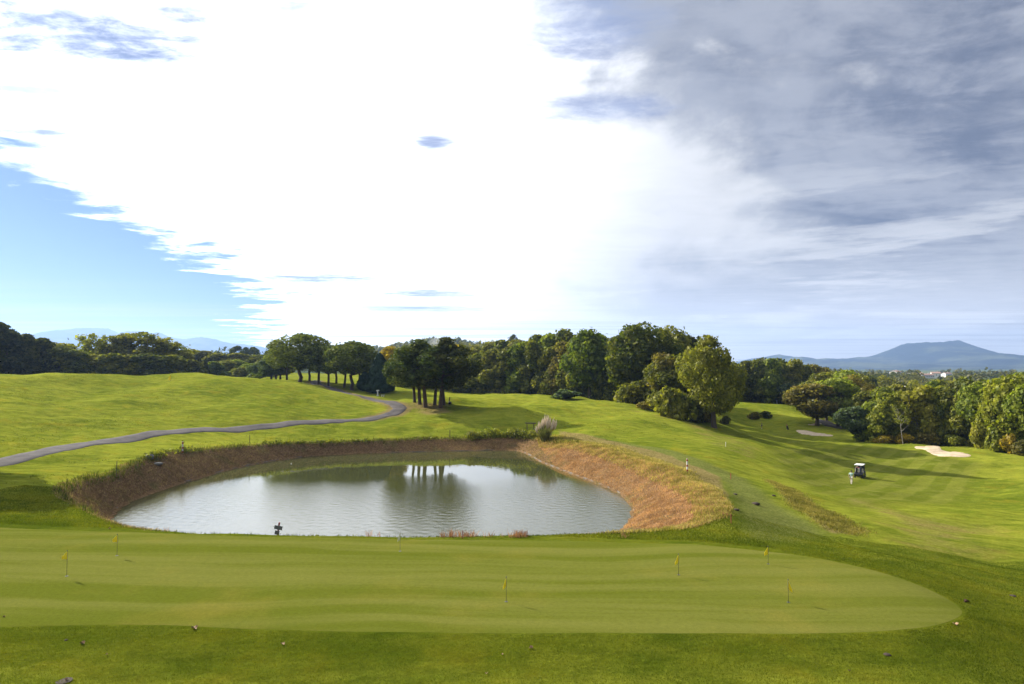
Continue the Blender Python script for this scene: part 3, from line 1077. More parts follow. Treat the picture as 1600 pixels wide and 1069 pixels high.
# low timber edging along the waterline
mb = MB()
ring = [(x_, y_, WATER_Z + .04) for x_, y_ in [c_ + (c_ - cen) / np.linalg.norm(c_ - cen) * .12 for c_ in W_POLY]]
n_vis = 18 * 6
mb.tube(ring[:n_vis], [.07 + .02 * math.sin(i * 1.7) for i in range(n_vis)], 6)
M['timber'] = plain('wet_timber', (0.13, 0.11, 0.09), .8, var=.4, scale=3)
ed = mb.build('pond_edging', M['timber'])
tag(ed, 'low weathered timber edging along the waterline of the pond', None, None, 'structure')

# ------------------------------------------------------------------ trees
def leaves_np(blobs, n, size, rg, tc=(0, 0, 6), shell=.78, flat=0.0, asp=1.0, outb=.75, droop=0.0):
    """leaf clumps: small faces on and inside a set of overlapping balls (x, y, z, r)"""
    B = np.array(blobs, float)
    w = B[:, 3] ** 2
    pick = rg.choice(len(B), n, p=w / w.sum())
    b = B[pick]
    d = rg.normal(size=(n, 3))
    d /= np.linalg.norm(d, axis=1)[:, None]
    out = b[:, :3] - np.array(tc)
    out /= np.linalg.norm(out, axis=1)[:, None] + 1e-6
    d = d + out * outb * rg.random((n, 1))
    d[:, 2] += flat * rg.random(n)
    d /= np.linalg.norm(d, axis=1)[:, None]
    rad = b[:, 3] * (shell + (1.12 - shell) * rg.random(n) ** .8)
    rad *= np.where(rg.random(n) < .06, 1.22, 1.0)
    c = b[:, :3] + d * rad[:, None]
    nr = d + rg.normal(size=(n, 3)) * .55
    nr /= np.linalg.norm(nr, axis=1)[:, None]
    a = np.cross(nr, rg.normal(size=(n, 3)))
    a /= np.linalg.norm(a, axis=1)[:, None] + 1e-9
    bb = np.cross(nr, a)
    s = size * (.38 + 1.5 * rg.random(n)[:, None] ** 2) * .5
    a, bb = a * s, bb * s * asp
    tw = nr * s * .35
    v = np.stack([c - a - bb * .6, c + a * .7 - bb + tw, c + a + bb * .7, c - a * .6 + bb - tw], 1).reshape(-1, 3)
    v[:, 2] = np.maximum(v[:, 2], 0.02)
    f = np.arange(n * 4).reshape(n, 4)
    return v, f


def limb_mesh(name, paths):
    mb = MB()
    for pts, r0, r1, n in paths:
        k = len(pts)
        mb.tube(pts, [r0 + (r1 - r0) * (i / (k - 1)) ** .8 for i in range(k)], n, cap=False)
    return mb.mesh(name, True)


def wiggle(a, b, n, amp, rg):
    a, b = np.array(a, float), np.array(b, float)
    pts = []
    L = np.linalg.norm(b - a)
    for i in range(n):
        t = i / (n - 1)
        q_ = a + (b - a) * t
        if 0 < i < n - 1:
            q_ = q_ + rg.normal(size=3) * amp * L * .06
        q_[2] += math.sin(t * math.pi) * amp * L * .08
        pts.append(tuple(q_))
    return pts


PROTO = {}


def proto(kind, trunk, crown):
    PROTO.setdefault(kind, []).append((trunk, crown))


def make_broad(kind, seed, H=14.0, rx=5.6, z0=2.6, nb=34, rb=(1.3, 2.4), n=9000, size=.42, trunk_r=.38, lean=0.0, fork=2.2, irregular=.28, squash=1.0, topness=.5):
    rg = np.random.default_rng(seed)
    zc_, rz = (H + z0) / 2, (H - z0) / 2
    blobs = []
    lobes = rg.uniform(-1, 1, (5, 3))
    while len(blobs) < nb:
        d = rg.normal(size=3)
        d /= np.linalg.norm(d)
        k = rg.uniform(.45, 1.0) ** .6
        r = rg.uniform(*rb)
        rr = 1 + irregular * math.sin(d @ lobes[0] * 4 + seed) * .8
        wz = math.sqrt(max(0.05, 1 - max(0, (-d[2])) * topness))
        c = np.array([d[0] * (rx - r * .8) * k * rr * wz, d[1] * (rx - r * .8) * k * rr * wz, zc_ + d[2] * (rz - r * .75) * k])
        c[0] += lean * (c[2] / H)
        blobs.append((*c, r))
    v, f = leaves_np(blobs, n, size, rg, (lean * .5, 0, zc_))
    crown = mesh_np(kind + '_crown', v, f)
    top = (lean * .8, 0, H * .8)
    paths = [(wiggle((0, 0, -.6), (lean * .3, 0, fork), 4, .25, rg), trunk_r * 1.25, trunk_r * .85, 9), (wiggle((lean * .3, 0, fork), top, 6, .7, rg), trunk_r * .8, .05, 7)]
    for i in range(12):
        b = blobs[rg.integers(len(blobs))]
        t = rg.uniform(0, .6)
        s = np.array([lean * .3, 0, fork]) * (1 - t) + np.array(top) * t
        if b[2] < s[2] - 1:
            s = np.array([lean * .3, 0, fork * .9])
        paths.append((wiggle(s, b[:3], 5, .9, rg), trunk_r * .42 * (1 - t * .5), .03, 5))
    # flared foot
    proto(kind, limb_mesh(kind + '_trunk', paths), crown)


def make_edge(kind, seed, H=15.0, rx=4.2, n=9500, size=.44):
    """tree on a wood's edge, leafy down to the ground"""
    rg = np.random.default_rng(seed)
    blobs = []
    for i in range(46):
        t = rg.random()
        z = .9 + t * (H - 2.4)
        prof = math.sin(min(1, (t + .28)) ** .8 * math.pi * .93) ** .55 if t < .95 else .3
        prof = max(prof, .25) * (1.0 if t > .15 else .9)
        a = rg.uniform(0, 6.283)
        r = rg.uniform(1.0, 1.95)
        k = (rx - r * .6) * prof * rg.uniform(.55, 1.05)
        blobs.append((math.cos(a) * k, math.sin(a) * k, z, r))
    v, f = leaves_np(blobs, n, size, rg, (0, 0, H * .5))
    paths = [(wiggle((0, 0, -.6), (rg.uniform(-.6, .6), 0, H * .8), 7, .5, rg), .34, .05, 8)]
    for i in range(9):
        b = blobs[rg.integers(len(blobs))]
        paths.append((wiggle((0, 0, max(1.5, b[2] - 2.5)), b[:3], 4, .8, rg), .13, .03, 5))
    proto(kind, limb_mesh(kind + '_trunk', paths), mesh_np(kind + '_crown', v, f))


def make_umbrella(seed, H=12.0, rx=5.2, n=11000):
    rg = np.random.default_rng(seed)
    blobs = []
    zc_ = H * .60
    for i in range(60):
        a = rg.uniform(0, 6.283)
        ph = rg.uniform(-.42, 1.0)
        cz = math.sin(ph * math.pi / 2)
        cr = math.cos(ph * math.pi / 2)
        r = rg.uniform(.85, 1.35)
        blobs.append((math.cos(a) * cr * (rx - r * .9), math.sin(a) * cr * (rx - r * .9), zc_ + cz * (H - zc_ - r * .8) * (1 if cz > 0 else .85), r))
    for i in range(18):
        a = rg.uniform(0, 6.283)
        k = rg.uniform(0, rx * .6)
        blobs.append((math.cos(a) * k, math.sin(a) * k, H * rg.uniform(.45, .8), 1.3))
    v, f = leaves_np(blobs, n, .34, rg, (0, 0, zc_), asp=.55, shell=.7)
    fork = H * .33
    paths = [(wiggle((0, 0, -.6), (rg.uniform(-.4, .4), 0, fork), 5, .3, rg), .33, .24, 9)]
    for i in range(13):
        b = blobs[rg.integers(60)]
        paths.append((wiggle((0, 0, fork - .1), (b[0] * .85, b[1] * .85, b[2]), 5, -.7, rg), .14, .03, 5))
    proto('umbrella', limb_mesh('umbrella_pine_trunk', paths), mesh_np('umbrella_pine_crown', v, f))


def make_pine(seed, H=13.0, lean=1.0, side=1.0, n=11000, bare=.38, rx=4.2):
    rg = np.random.default_rng(seed)
    top = np.array([lean, 0, H - 1.0])
    mid = np.array([lean * .15 - side * .25, 0, H * .45])
    tp = [(0, 0, -.6), tuple(mid * .5 + np.array([-lean * .05, 0, 0])), tuple(mid), tuple((mid + top) / 2 + np.array([.15 * side, 0, 0])), tuple(top)]
    tp = [tuple(x_) for x_ in spline(tp, 4, False)]
    paths = [(tp, .30, .06, 9)]
    blobs = []
    for i in range(26):
        t = bare + (1 - bare) * (i + rg.random()) / 26
        k = t * (len(tp) - 1)
        s = np.array(tp[int(k)])
        a = rg.uniform(0, 6.283)
        u = (t - bare) / (1 - bare)
        L = rx * (math.sin(min(1, u * .9 + .22) * math.pi) ** .6) * rg.uniform(.55, 1.05)
        e_ = s + np.array([math.cos(a) * L, math.sin(a) * L, L * .22 + .2])
        paths.append((wiggle(s, e_, 4, .5, rg), .09, .02, 5))
        blobs.append((*e_, rg.uniform(.85, 1.4)))
        blobs.append((*(s * .45 + e_ * .55 + np.array([0, 0, .25])), rg.uniform(.7, 1.15)))
    blobs.append((*(top + np.array([0, 0, .3])), 1.0))
    v, f = leaves_np(blobs, n, .34, rg, tuple(top * .7), asp=.55, shell=.6, flat=.4)
    proto('pine', limb_mesh('pine_trunk', paths), mesh_np('pine_crown', v, f))


def make_cypress(seed, H=8.0, rx=2.6, n=8000, round_=0.0):
    rg = np.random.default_rng(seed)
    t = rg.random(n) ** 1.25
    a = rg.uniform(0, 6.283, n)
    prof = (1 - t) ** (.62 if not round_ else .45) * (1 - np.exp(-(t + .015) * (28 if not round_ else 9)))
    wob_ = 1 + .10 * np.sin(a * 5 + t * 9) + .07 * np.sin(a * 9 - t * 23)
    r = rx * prof * wob_ * (.82 + .2 * rg.random(n))
    c = np.stack([np.cos(a) * r, np.sin(a) * r, .12 + t * (H - .2)], 1)
    nr = np.stack([np.cos(a), np.sin(a), .45 + 0 * a], 1) + rg.normal(size=(n, 3)) * .4
    nr /= np.linalg.norm(nr, axis=1)[:, None]
    A = np.cross(nr, rg.normal(size=(n, 3)))
    A /= np.linalg.norm(A, axis=1)[:, None]
    Bv = np.cross(nr, A)
    s = .15 * rg.uniform(.6, 1.4, n)[:, None]
    v = np.stack([c - A * s - Bv * s, c + A * s - Bv * s, c + A * s + Bv * s, c - A * s + Bv * s], 1).reshape(-1, 3)
    crown = mesh_np('cypress_crown', v, np.arange(n * 4).reshape(n, 4))
    proto('cypress' if not round_ else 'roundcypress', limb_mesh('cypress_trunk', [([(0, 0, -.4), (0, 0, H * .5), (0, 0, H * .9)], .2, .03, 7)]), crown)


def make_airy(seed, H=13.0, rx=3.8, n=4200):
    """thin autumn tree, upright limbs showing between the last leaves"""
    rg = np.random.default_rng(seed)
    paths, blobs = [], []
    for i in range(4):
        x0, y0 = rg.uniform(-.5, .5, 2)
        a = rg.uniform(0, 6.283)
        tx, ty = math.cos(a) * rx * .55, math.sin(a) * rx * .55
        st = wiggle((x0, y0, -.5), (tx, ty, H * rg.uniform(.8, .97)), 7, .5, rg)
        paths.append((st, .16, .03, 6))
        for j in range(14):
            t = rg.uniform(.25, .98)
            s = np.array(st[int(t * 6)])
            a2 = rg.uniform(0, 6.283)
            L = rg.uniform(.8, 2.2) * (1.15 - t * .5)
            e_ = s + np.array([math.cos(a2) * L, math.sin(a2) * L, L * .9])
            paths.append((wiggle(s, e_, 3, .4, rg), .045, .012, 4))
            blobs.append((*e_, rg.uniform(.6, 1.25)))
    v, f = leaves_np(blobs, n, .33, rg, (0, 0, H * .5), shell=.35)
    proto('airy', limb_mesh('airy_tree_trunk', paths), mesh_np('airy_tree_crown', v, f))


def make_bush(seed, H=3.0, rx=2.2, n=2600):
    rg = np.random.default_rng(seed)
    blobs = []
    for i in range(16):
        a = rg.uniform(0, 6.283)
        k = rg.uniform(0, rx * .65)
        r = rg.uniform(.5, .95)
        blobs.append((math.cos(a) * k, math.sin(a) * k, rg.uniform(.4, H - r * .9) * (1 - (k / rx) ** 2 * .5), r))
    v, f = leaves_np(blobs, n, .26, rg, (0, 0, H * .3))
    paths = [(wiggle((rg.uniform(-.2, .2), rg.uniform(-.2, .2), -.3), b[:3], 4, .5, rg), .05, .015, 5) for b in blobs[:9]]
    proto('bush', limb_mesh('bush_stems', paths), mesh_np('bush_crown', v, f))


for s_ in (1, 2, 3, 4):
    make_broad('oak', 10 + s_, H=14, rx=5.4 + .3 * (s_ % 2), z0=2.2, nb=34 + s_ * 2, n=9500)
for s_ in (1, 2, 3, 4, 5):
    make_edge('edge', 30 + s_)
for s_ in (1, 2, 3):
    make_umbrella(50 + s_)
for s_, ln, sd in ((1, -1.5, 1), (2, .8, -1), (3, -.9, 1), (4, .5, 1)):
    make_pine(60 + s_, lean=ln, side=sd)
for s_ in (1, 2, 3):
    make_airy(70 + s_)
for s_ in (1, 2, 3):
    make_bush(80 + s_)
make_cypress(90)
make_cypress(91, H=5.0, rx=1.7, round_=1, n=5000)
# the lone oak on the ridge: fine leaves, leaning crown, low skirt to the right
make_broad('ridgeoak', 121, H=14.6, rx=6.4, z0=1.5, nb=64, rb=(1.1, 2.0), n=24000, size=.27, trunk_r=.50, fork=2.6, irregular=.30, lean=-1.1, topness=.25)
make_broad('bigdark', 131, H=17.5, rx=8.2, z0=.4, nb=70, rb=(1.5, 2.8), n=20000, size=.40, trunk_r=.5, irregular=.35, topness=.1)
PH = {'oak': 14.0, 'edge': 15.0, 'umbrella': 12.0, 'pine': 13.0, 'airy': 13.0, 'bush': 3.0, 'cypress': 8.0, 'roundcypress': 5.0, 'ridgeoak': 14.6, 'bigdark': 17.5}
PW = {}
for k_, lst in PROTO.items():
    ws, hs = [], []
    for tm_, cm_ in lst:
        co = np.empty(len(cm_.vertices) * 3, dtype=np.float32)
        cm_.vertices.foreach_get('co', co)
        co = co.reshape(-1, 3)
        ws.append(np.percentile(co[:, 0], 98.5) - np.percentile(co[:, 0], 1.5))
        hs.append(np.percentile(co[:, 2], 99.3))
    PW[k_], PH[k_] = float(np.mean(ws)), float(np.mean(hs))
for k_ in ('umbrella', 'edge', 'oak', 'airy'):
    PW[k_] /= 1.12
PW['pine'] /= 1.2
NAMES = {'oak': 'oak_tree', 'edge': 'woodland_tree', 'umbrella': 'umbrella_pine', 'pine': 'pine_tree', 'airy': 'autumn_tree', 'bush': 'bush', 'cypress': 'cypress_tree', 'roundcypress': 'cypress_tree', 'ridgeoak': 'oak_tree', 'bigdark': 'oak_tree'}
BARK = {'umbrella': 'pinebark', 'pine': 'pinebark', 'airy': 'palebark'}
tree_count = {}


def tree(kind, px, D, ytop, wpx, col, label, group=None, base=None, variant=None, rz=None, sink=.0):
    if base is not None:
        x, y, z = on(px, base)
        D = y
    else:
        x, y, z = onD(px, D)
    zt = PT(px, ytop, D)[2]
    H = max(zt - z, 1.0)
    sz = H / PH[kind]
    sw = (wpx * D / F) / PW[kind]
    k = tree_count.get(kind, 0)
    tree_count[kind] = k + 1
    pr = PROTO[kind]
    tm, cm = pr[(k if variant is None else variant) % len(pr)]
    if rz is None:
        rz = rnd.uniform(0, 6.28) if kind not in ('pine', 'ridgeoak', 'bigdark') else rnd.uniform(-.35, .35)
    e_ = empty(NAMES[kind], (x, y, z - sink), label, 'bush' if kind == 'bush' else 'tree', group, rz, (sw, sw, sz))
    t_ = link('trunk' if kind != 'bush' else 'stems', tm, M[BARK.get(kind, 'bark')], e_)
    c_ = link('crown', cm, M[col], e_)
    return e_


ORD = ['first', 'second', 'third', 'fourth', 'fifth', 'sixth', 'seventh', 'eighth', 'ninth', 'tenth', 'eleventh', 'twelfth', 'thirteenth', 'fourteenth', 'fifteenth', 'sixteenth', 'seventeenth', 'eighteenth', 'nineteenth', 'twentieth']


def row(kind, items, what, where, group):
    """items left to right: (px, D, ytop, width, colour[, variant])"""
    for i, it in enumerate(items):
        px, D, yt, w, c = it[:5]
        desc = what[c] if isinstance(what, dict) else what
        k_ = it[5] if len(it) > 5 else kind
        tree(k_, px, D, yt, w, c, '%s, %s from the left %s' % (desc, ORD[i], where), group)


CD = {'dark': 'nearly black leafy tree', 'olive': 'olive green tree', 'green': 'mid green tree', 'gold': 'golden autumn tree', 'yellow': 'yellow green tree', 'rust': 'rusty brown tree', 'oak': 'deep green tree', 'grey': 'grey green tree', 'pine': 'dark pine'}
# wood behind the left mound: dark front row
row('edge', [(-55, 142, 500, 80, 'dark'), (2, 150, 507, 62, 'dark'), (32, 152, 521, 46, 'dark'), (62, 156, 531, 50, 'dark'), (92, 158, 541, 48, 'oak'), (122, 158, 550, 48, 'oak'), (148, 160, 555, 46, 'olive'), (174, 160, 552, 46, 'oak'), (200, 162, 556, 46, 'olive'), (226, 163, 553, 46, 'oak'), (252, 165, 558, 44, 'oak'), (276, 167, 556, 42, 'oak'), (298, 170, 562, 38, 'dark')],
    CD, 'in the front row behind the left mound', 'front row of the wood behind the left mound')
row('airy', [(88, 184, 536, 42, 'olive'), (116, 186, 538, 42, 'olive'), (148, 180, 524, 36, 'yellow'), (174, 182, 523, 44, 'olive'), (200, 184, 521, 46, 'olive'), (226, 184, 522, 46, 'olive'), (250, 186, 529, 42, 'olive'), (272, 188, 536, 40, 'yellow'), (294, 190, 547, 38, 'olive')],
    {'olive': 'thin olive autumn tree', 'yellow': 'thin golden autumn tree'}, 'behind the dark row, left', 'autumn trees rising behind the dark front row on the left')
row('edge', [(110, 194, 548, 46, 'olive'), (150, 196, 546, 46, 'olive'), (190, 197, 543, 46, 'olive'), (232, 197, 543, 46, 'olive'), (268, 199, 548, 44, 'oak')],
    CD, 'behind the airy autumn trees', 'trees filling the back of the left wood')
tree('cypress', 311, 190, 558, 15, 'dark', 'taller of two slender dark conifers at the right end of the left wood', variant=0)
tree('cypress', 321, 192, 562, 13, 'dark', 'shorter right-hand one of two slender dark conifers beside the left wood', variant=0)
row('edge', [(334, 206, 566, 34, 'green'), (352, 214, 563, 36, 'oak'), (372, 225, 564, 34, 'green'), (392, 240, 561, 36, 'olive'), (412, 236, 563, 34, 'oak'), (340, 262, 553, 46, 'olive'), (372, 268, 552, 46, 'olive'), (404, 272, 556, 46, 'oak'), (312, 270, 549, 50, 'olive'), (284, 275, 547, 50, 'olive')],
    CD, 'between left wood and umbrella pines', 'low wood between the left wood and the umbrella pines')
row('umbrella', [(370, 330, 541, 22, 'pine'), (384, 333, 543, 18, 'pine'), (395, 335, 543, 20, 'pine')], 'far domed pine', 'of three on the skyline', 'three distant pines on the skyline')
row('edge', [(376, 196, 574, 22, 'oak', 'oak'), (393, 200, 569, 26, 'green', 'oak'), (409, 186, 566, 32, 'grey', 'oak'), (424, 178, 560, 34, 'grey', 'oak'), (438, 186, 556, 36, 'olive', 'oak')],
    {'oak': 'small dark round tree', 'green': 'small mid green round tree', 'grey': 'grey green olive-like tree', 'olive': 'pale olive tree'}, 'just left of the umbrella pines', 'small trees left of the umbrella pines')
tree('bush', 394, 150, 584, 22, 'green', 'dense bright green round bush on the mound crest left of the umbrella pines')
# umbrella pines
UP = [(431, 182, 546, 42), (448, 172, 543, 48), (470, 156, 523, 88), (484, 168, 540, 52), (497, 155, 537, 58), (513, 152, 541, 52), (526, 164, 541, 48), (538, 153, 539, 52), (551, 148, 535, 76), (561, 157, 541, 46)]
UL = ['low umbrella pine at the left end of the clump', 'umbrella pine second from the left of the clump', 'tallest umbrella pine with a humped top, third from the left', 'umbrella pine just behind the tallest one on its right',
      'umbrella pine fifth from the left with a straight trunk', 'umbrella pine sixth from the left, in the middle of the clump', 'umbrella pine set back behind the gap between crowns, seventh from the left', 'umbrella pine eighth from the left in the clump', 'broad domed umbrella pine near the right end of the clump', 'umbrella pine at the right end of the clump beside the cypresses']
for (px, D, yt, w), lb in zip(UP, UL):
    tree('umbrella', px, D, yt, w, 'pine', lb, 'umbrella pines beside the path')
tree('cypress', 593, 141, 553, 41, 'bluepine', 'large cone-shaped dark cypress behind the small white sign')
tree('roundcypress', 570, 144, 582, 21, 'bluepine', 'small rounded dark cypress left of the cone-shaped cypress')
tree('cypress', 600, 165, 552, 18, 'grey', 'narrow grey conifer tip behind the large cypress')
tree('oak', 611, 150, 545, 40, 'gold', 'golden leaved tree between the cypress and the leaning pines')
# pines on the needle-strewn knoll
tree('pine', 648, 0, 543, 56, 'pine', 'leftmost pine with a trunk leaning to the left', 'pines on the knoll by the path bend', base=629, variant=0, rz=0)
tree('pine', 656, 0, 538, 66, 'pine', 'straight pine behind the curved trunk on the knoll', 'pines on the knoll by the path bend', base=632, variant=3, rz=0)
tree('pine', 665, 0, 533, 76, 'pine', 'pine with a curved trunk nearest the path bend', 'pines on the knoll by the path bend', base=637, variant=2, rz=0)
tree('pine', 679, 0, 541, 62, 'dark', 'slim pine between the two nearest trunks on the knoll', 'pines on the knoll by the path bend', base=633, variant=1, rz=0)
tree('pine', 688, 0, 530, 72, 'dark', 'tallest darkest pine with a forked foot on the knoll', 'pines on the knoll by the path bend', base=637, variant=2, rz=2.6)
tree('pine', 694, 0, 552, 60, 'dark', 'lower pine with a foot bent to the right on the knoll', 'pines on the knoll by the path bend', base=633, variant=0, rz=.2)
# centre wood
CW = [(628, 205, 556, 44, 'olive'), (652, 208, 550, 44, 'oak'), (706, 206, 543, 50, 'gold'), (728, 196, 556, 42, 'dark'), (746, 192, 551, 40, 'oak'), (768, 190, 548, 42, 'olive'), (790, 188, 544, 42, 'olive'), (812, 185, 540, 42, 'green'), (836, 182, 535, 42, 'oak'), (858, 178, 541, 40, 'olive'), (880, 175, 538, 40, 'rust'), (900, 170, 532, 44, 'oak'), (946, 163, 548, 40, 'oak')]
row('edge', CW, CD, 'in the front of the centre wood', 'front of the wood beyond the middle fairway')
tree('oak', 921, 164, 521, 66, 'green', 'tall green oak with its trunk showing left of the great dark oak', 'front of the wood beyond the middle fairway', variant=1)
row('edge', [(640, 232, 552, 50, 'oak'), (680, 232, 548, 50, 'dark'), (716, 225, 541, 50, 'olive'), (742, 222, 542, 46, 'olive'), (766, 215, 540, 44, 'oak'), (788, 210, 534, 44, 'oak'), (812, 205, 530, 46, 'olive'), (838, 202, 527, 46, 'oak'), (862, 198, 523, 46, 'green'), (886, 194, 521, 46, 'oak'), (908, 190, 524, 44, 'olive'), (940, 186, 525, 50, 'olive'), (966, 184, 529, 46, 'olive')],
    CD, 'in the second rank of the centre wood', 'second rank of the wood beyond the middle fairway')
tree('bigdark', 1000, 151, 511, 108, 'oak', 'great ivy-clad dark oak standing highest in the centre wood', 'front of the wood beyond the middle fairway', rz=0)
tree('oak', 1050, 158, 519, 62, 'oak', 'dark oak crown right of the great ivy-clad oak', 'front of the wood beyond the middle fairway')
tree('oak', 1078, 160, 527, 50, 'dark', 'dark oak crown just behind the top of the lone ridge oak', 'front of the wood beyond the middle fairway')
for i, (px, D, yt, w) in enumerate([(1020, 178, 533, 60), (1045, 184, 531, 60), (1068, 176, 533, 60), (1085, 190, 540, 56), (1050, 206, 540, 60), (1080, 214, 545, 56), (1020, 215, 540, 60)]):  # unseen oaks behind the front trees, added to cast shade on the hollow
    tree('oak', px, D, yt, w, 'oak', 'unseen green tree added deep in the centre wood to shade the hollow', 'unseen trees added in the centre wood to shade the hollow')
tree('edge', 1026, 141, 575, 50, 'dark', 'dark leafy tree under the right side of the great oak', 'front of the wood beyond the middle fairway')
tree('oak', 1050, 136, 562, 62, 'olive', 'brownish olive oak leaning out left of the lone ridge oak', variant=3)
tree('airy', 1040, 137, 553, 44, 'rust', 'thin rusty tree between the great oak and the ridge oaks')
tree('ridgeoak', 1117, 0, 529, 90, 'ridge', 'lone olive oak with a pale trunk on the ridge edge', base=668, rz=0)
# skirts of the ridge
for i, (px, b_, yt, w, c, lb) in enumerate([
        (884, 623, 610, 44, 'grey', 'pale green bramble bush at the wood foot under the tall green oak'), (930, 624, 612, 34, 'oak', 'dark low bush at the wood foot right of the tall green oak'),
        (992, 631, 597, 46, 'olive', 'olive bush under the great dark oak'), (1008, 633, 603, 36, 'yellow', 'yellow green bush at the foot of the great dark oak'),
        (1030, 644, 612, 40, 'olive', 'bright olive bush at the start of the ridge'), (1050, 652, 607, 44, 'olive', 'large olive bush left of the lone oak'),
        (1072, 657, 618, 36, 'oak', 'dark green bush close to the lone oak, on its left'), (1090, 661, 632, 26, 'dark', 'blackish bush touching the lone oak trunk on the left'),
        (1133, 663, 650, 13, 'dark', 'small black bush just right of the lone oak trunk'), (1102, 660, 636, 30, 'rust', 'brown bush in the shade behind the lone oak'), (1012, 640, 628, 26, 'rust', 'dry brown bush on the bank under the wood')]):
    tree('bush', px, 0, yt, w, c, lb, 'bushes along the foot of the centre wood', base=b_)
tree('bush', 1179, 0, 644, 17, 'rust', 'left of two dark bushes on the shaded far slope', 'pair of bushes on the far slope', base=655)
tree('bush', 1197, 0, 643, 17, 'dark', 'right of two dark bushes on the shaded far slope', 'pair of bushes on the far slope', base=653)
# far side of the hollow
row('edge', [(1150, 238, 572, 34, 'oak'), (1170, 243, 566, 36, 'dark'), (1186, 240, 562, 34, 'oak'), (1204, 238, 563, 34, 'green'), (1222, 240, 568, 32, 'oak'), (1240, 242, 566, 34, 'olive'), (1256, 245, 573, 30, 'oak')], CD, 'along the top of the hollow', 'trees along the top of the hollow')
row('oak', [(1140, 262, 568, 40, 'oak'), (1190, 258, 559, 46, 'dark'), (1216, 262, 566, 40, 'oak'), (1245, 264, 567, 40, 'olive'), (1272, 262, 574, 40, 'rust'), (1292, 255, 580, 36, 'olive')], CD, 'behind the hollow trees', 'second rank of trees beyond the hollow')
tree('oak', 1230, 233, 602, 26, 'grey', 'small pale round tree in front of the hollow wood')
tree('oak', 1262, 232, 596, 30, 'green', 'small green tree right of the pale round tree')
tree('oak', 1277, 0, 598, 66, 'rust', 'brown tinged spreading oak by the small bunkers', base=665, variant=2)
tree('oak', 1308, 186, 590, 56, 'green', 'bright green topped oak right of the brown oak')
tree('oak', 1332, 192, 592, 52, 'rust', 'brownish green oak at the right of the hollow clump')
tree('oak', 1290, 208, 584, 50, 'olive', 'olive crown between brown oak and far hollow wood')
tree('oak', 1322, 215, 583, 54, 'green', 'green crown behind the hollow clump')
# right-hand wood
RW = [(1339, 156, 634, 46, 'grey', 'oak'), (1362, 154, 628, 40, 'green'), (1382, 150, 617, 40, 'yellow'), (1404, 152, 613, 40, 'yellow'), (1424, 150, 612, 40, 'olive', 'airy'), (1446, 148, 608, 40, 'olive'), (1466, 147, 606, 40, 'yellow'), (1484, 145, 604, 44, 'oak', 'edge'), (1506, 142, 610, 40, 'oak'), (1526, 139, 605, 50, 'green', 'oak'), (1552, 135, 612, 46, 'yellow', 'oak'), (1582, 130, 592, 66, 'yellow', 'oak'), (1618, 126, 592, 60, 'green', 'oak'), (1660, 122, 586, 66, 'olive', 'oak'), (1710, 118, 580, 70, 'green', 'oak')]
CR = dict(CD)
CR.update({'grey': 'rounded blue green tree', 'gold': 'bright golden tree', 'yellow': 'yellow green autumn tree', 'olive': 'sparse olive tree'})
row('edge', RW, CR, 'in the right-hand wood', 'front of the right-hand wood')
row('edge', [(1352, 176, 612, 40, 'olive'), (1376, 172, 610, 42, 'yellow'), (1402, 172, 604, 42, 'olive'), (1428, 170, 603, 42, 'olive'), (1456, 168, 600, 44, 'green'), (1486, 166, 600, 44, 'dark'), (1510, 164, 597, 44, 'yellow'), (1540, 160, 603, 46, 'olive'), (1570, 156, 596, 50, 'yellow'), (1600, 152, 588, 50, 'green')],
    CR, 'in the second rank of the right-hand wood', 'second rank of the right-hand wood')
for (px, D, yt, w, c, lb) in [(1530, 133, 665, 30, 'olive', 'sparse shrub under the yellow trees of the right wood'), (1552, 130, 668, 32, 'yellow', 'yellow leaved shrub near the right edge of the frame'), (1574, 128, 680, 24, 'gold', 'orange gold shrub at the right wood edge'), (1594, 125, 688, 30, 'rust', 'rusty shrub at the foot of the big green tree on the right'),
                              (1450, 145, 676, 30, 'rust', 'brown undergrowth bush left of the large bunker'), (1410, 147, 678, 26, 'gold', 'yellow undergrowth bush beside the white birch'), (1493, 141, 680, 26, 'yellow', 'low yellow bush right of the large bunker'), (1380, 148, 680, 28, 'gold', 'golden undergrowth bush at the left end of the right wood')]:
    tree('bush', px, D, yt, w, c, lb, 'undergrowth along the right-hand wood')
# white-stemmed birch
rg = np.random.default_rng(5)
bx_, by_, bz_ = onD(1409, 144)
be = empty('birch_tree', (bx_, by_, bz_), 'bare white-stemmed birch at the edge of the right-hand wood', 'tree')
pth = [(wiggle((0, 0, -.3), (-.9, 0, 7.5), 7, .5, rg), .085, .02, 7)]
for i in range(9):
    t = rg.uniform(.3, .95)
    a = rg.uniform(0, 6.28)
    pth.append((wiggle((-.9 * t, 0, 7.5 * t), (-.9 * t + math.cos(a) * 1.5, math.sin(a) * 1.5, 7.5 * t + 1.5), 3, .4, rg), .05, .012, 5))
link('trunk', limb_mesh('birch_trunk', pth), M['palebark'], be)
v, f = leaves_np([(math.cos(i) * 1.2 - .5, math.sin(i) * 1.2, 5 + (i % 4) * .9, .8) for i in range(9)], 500, .2, rg, shell=.3)
link('crown', mesh_np('birch_crown', v, f), M['yellow'], be)
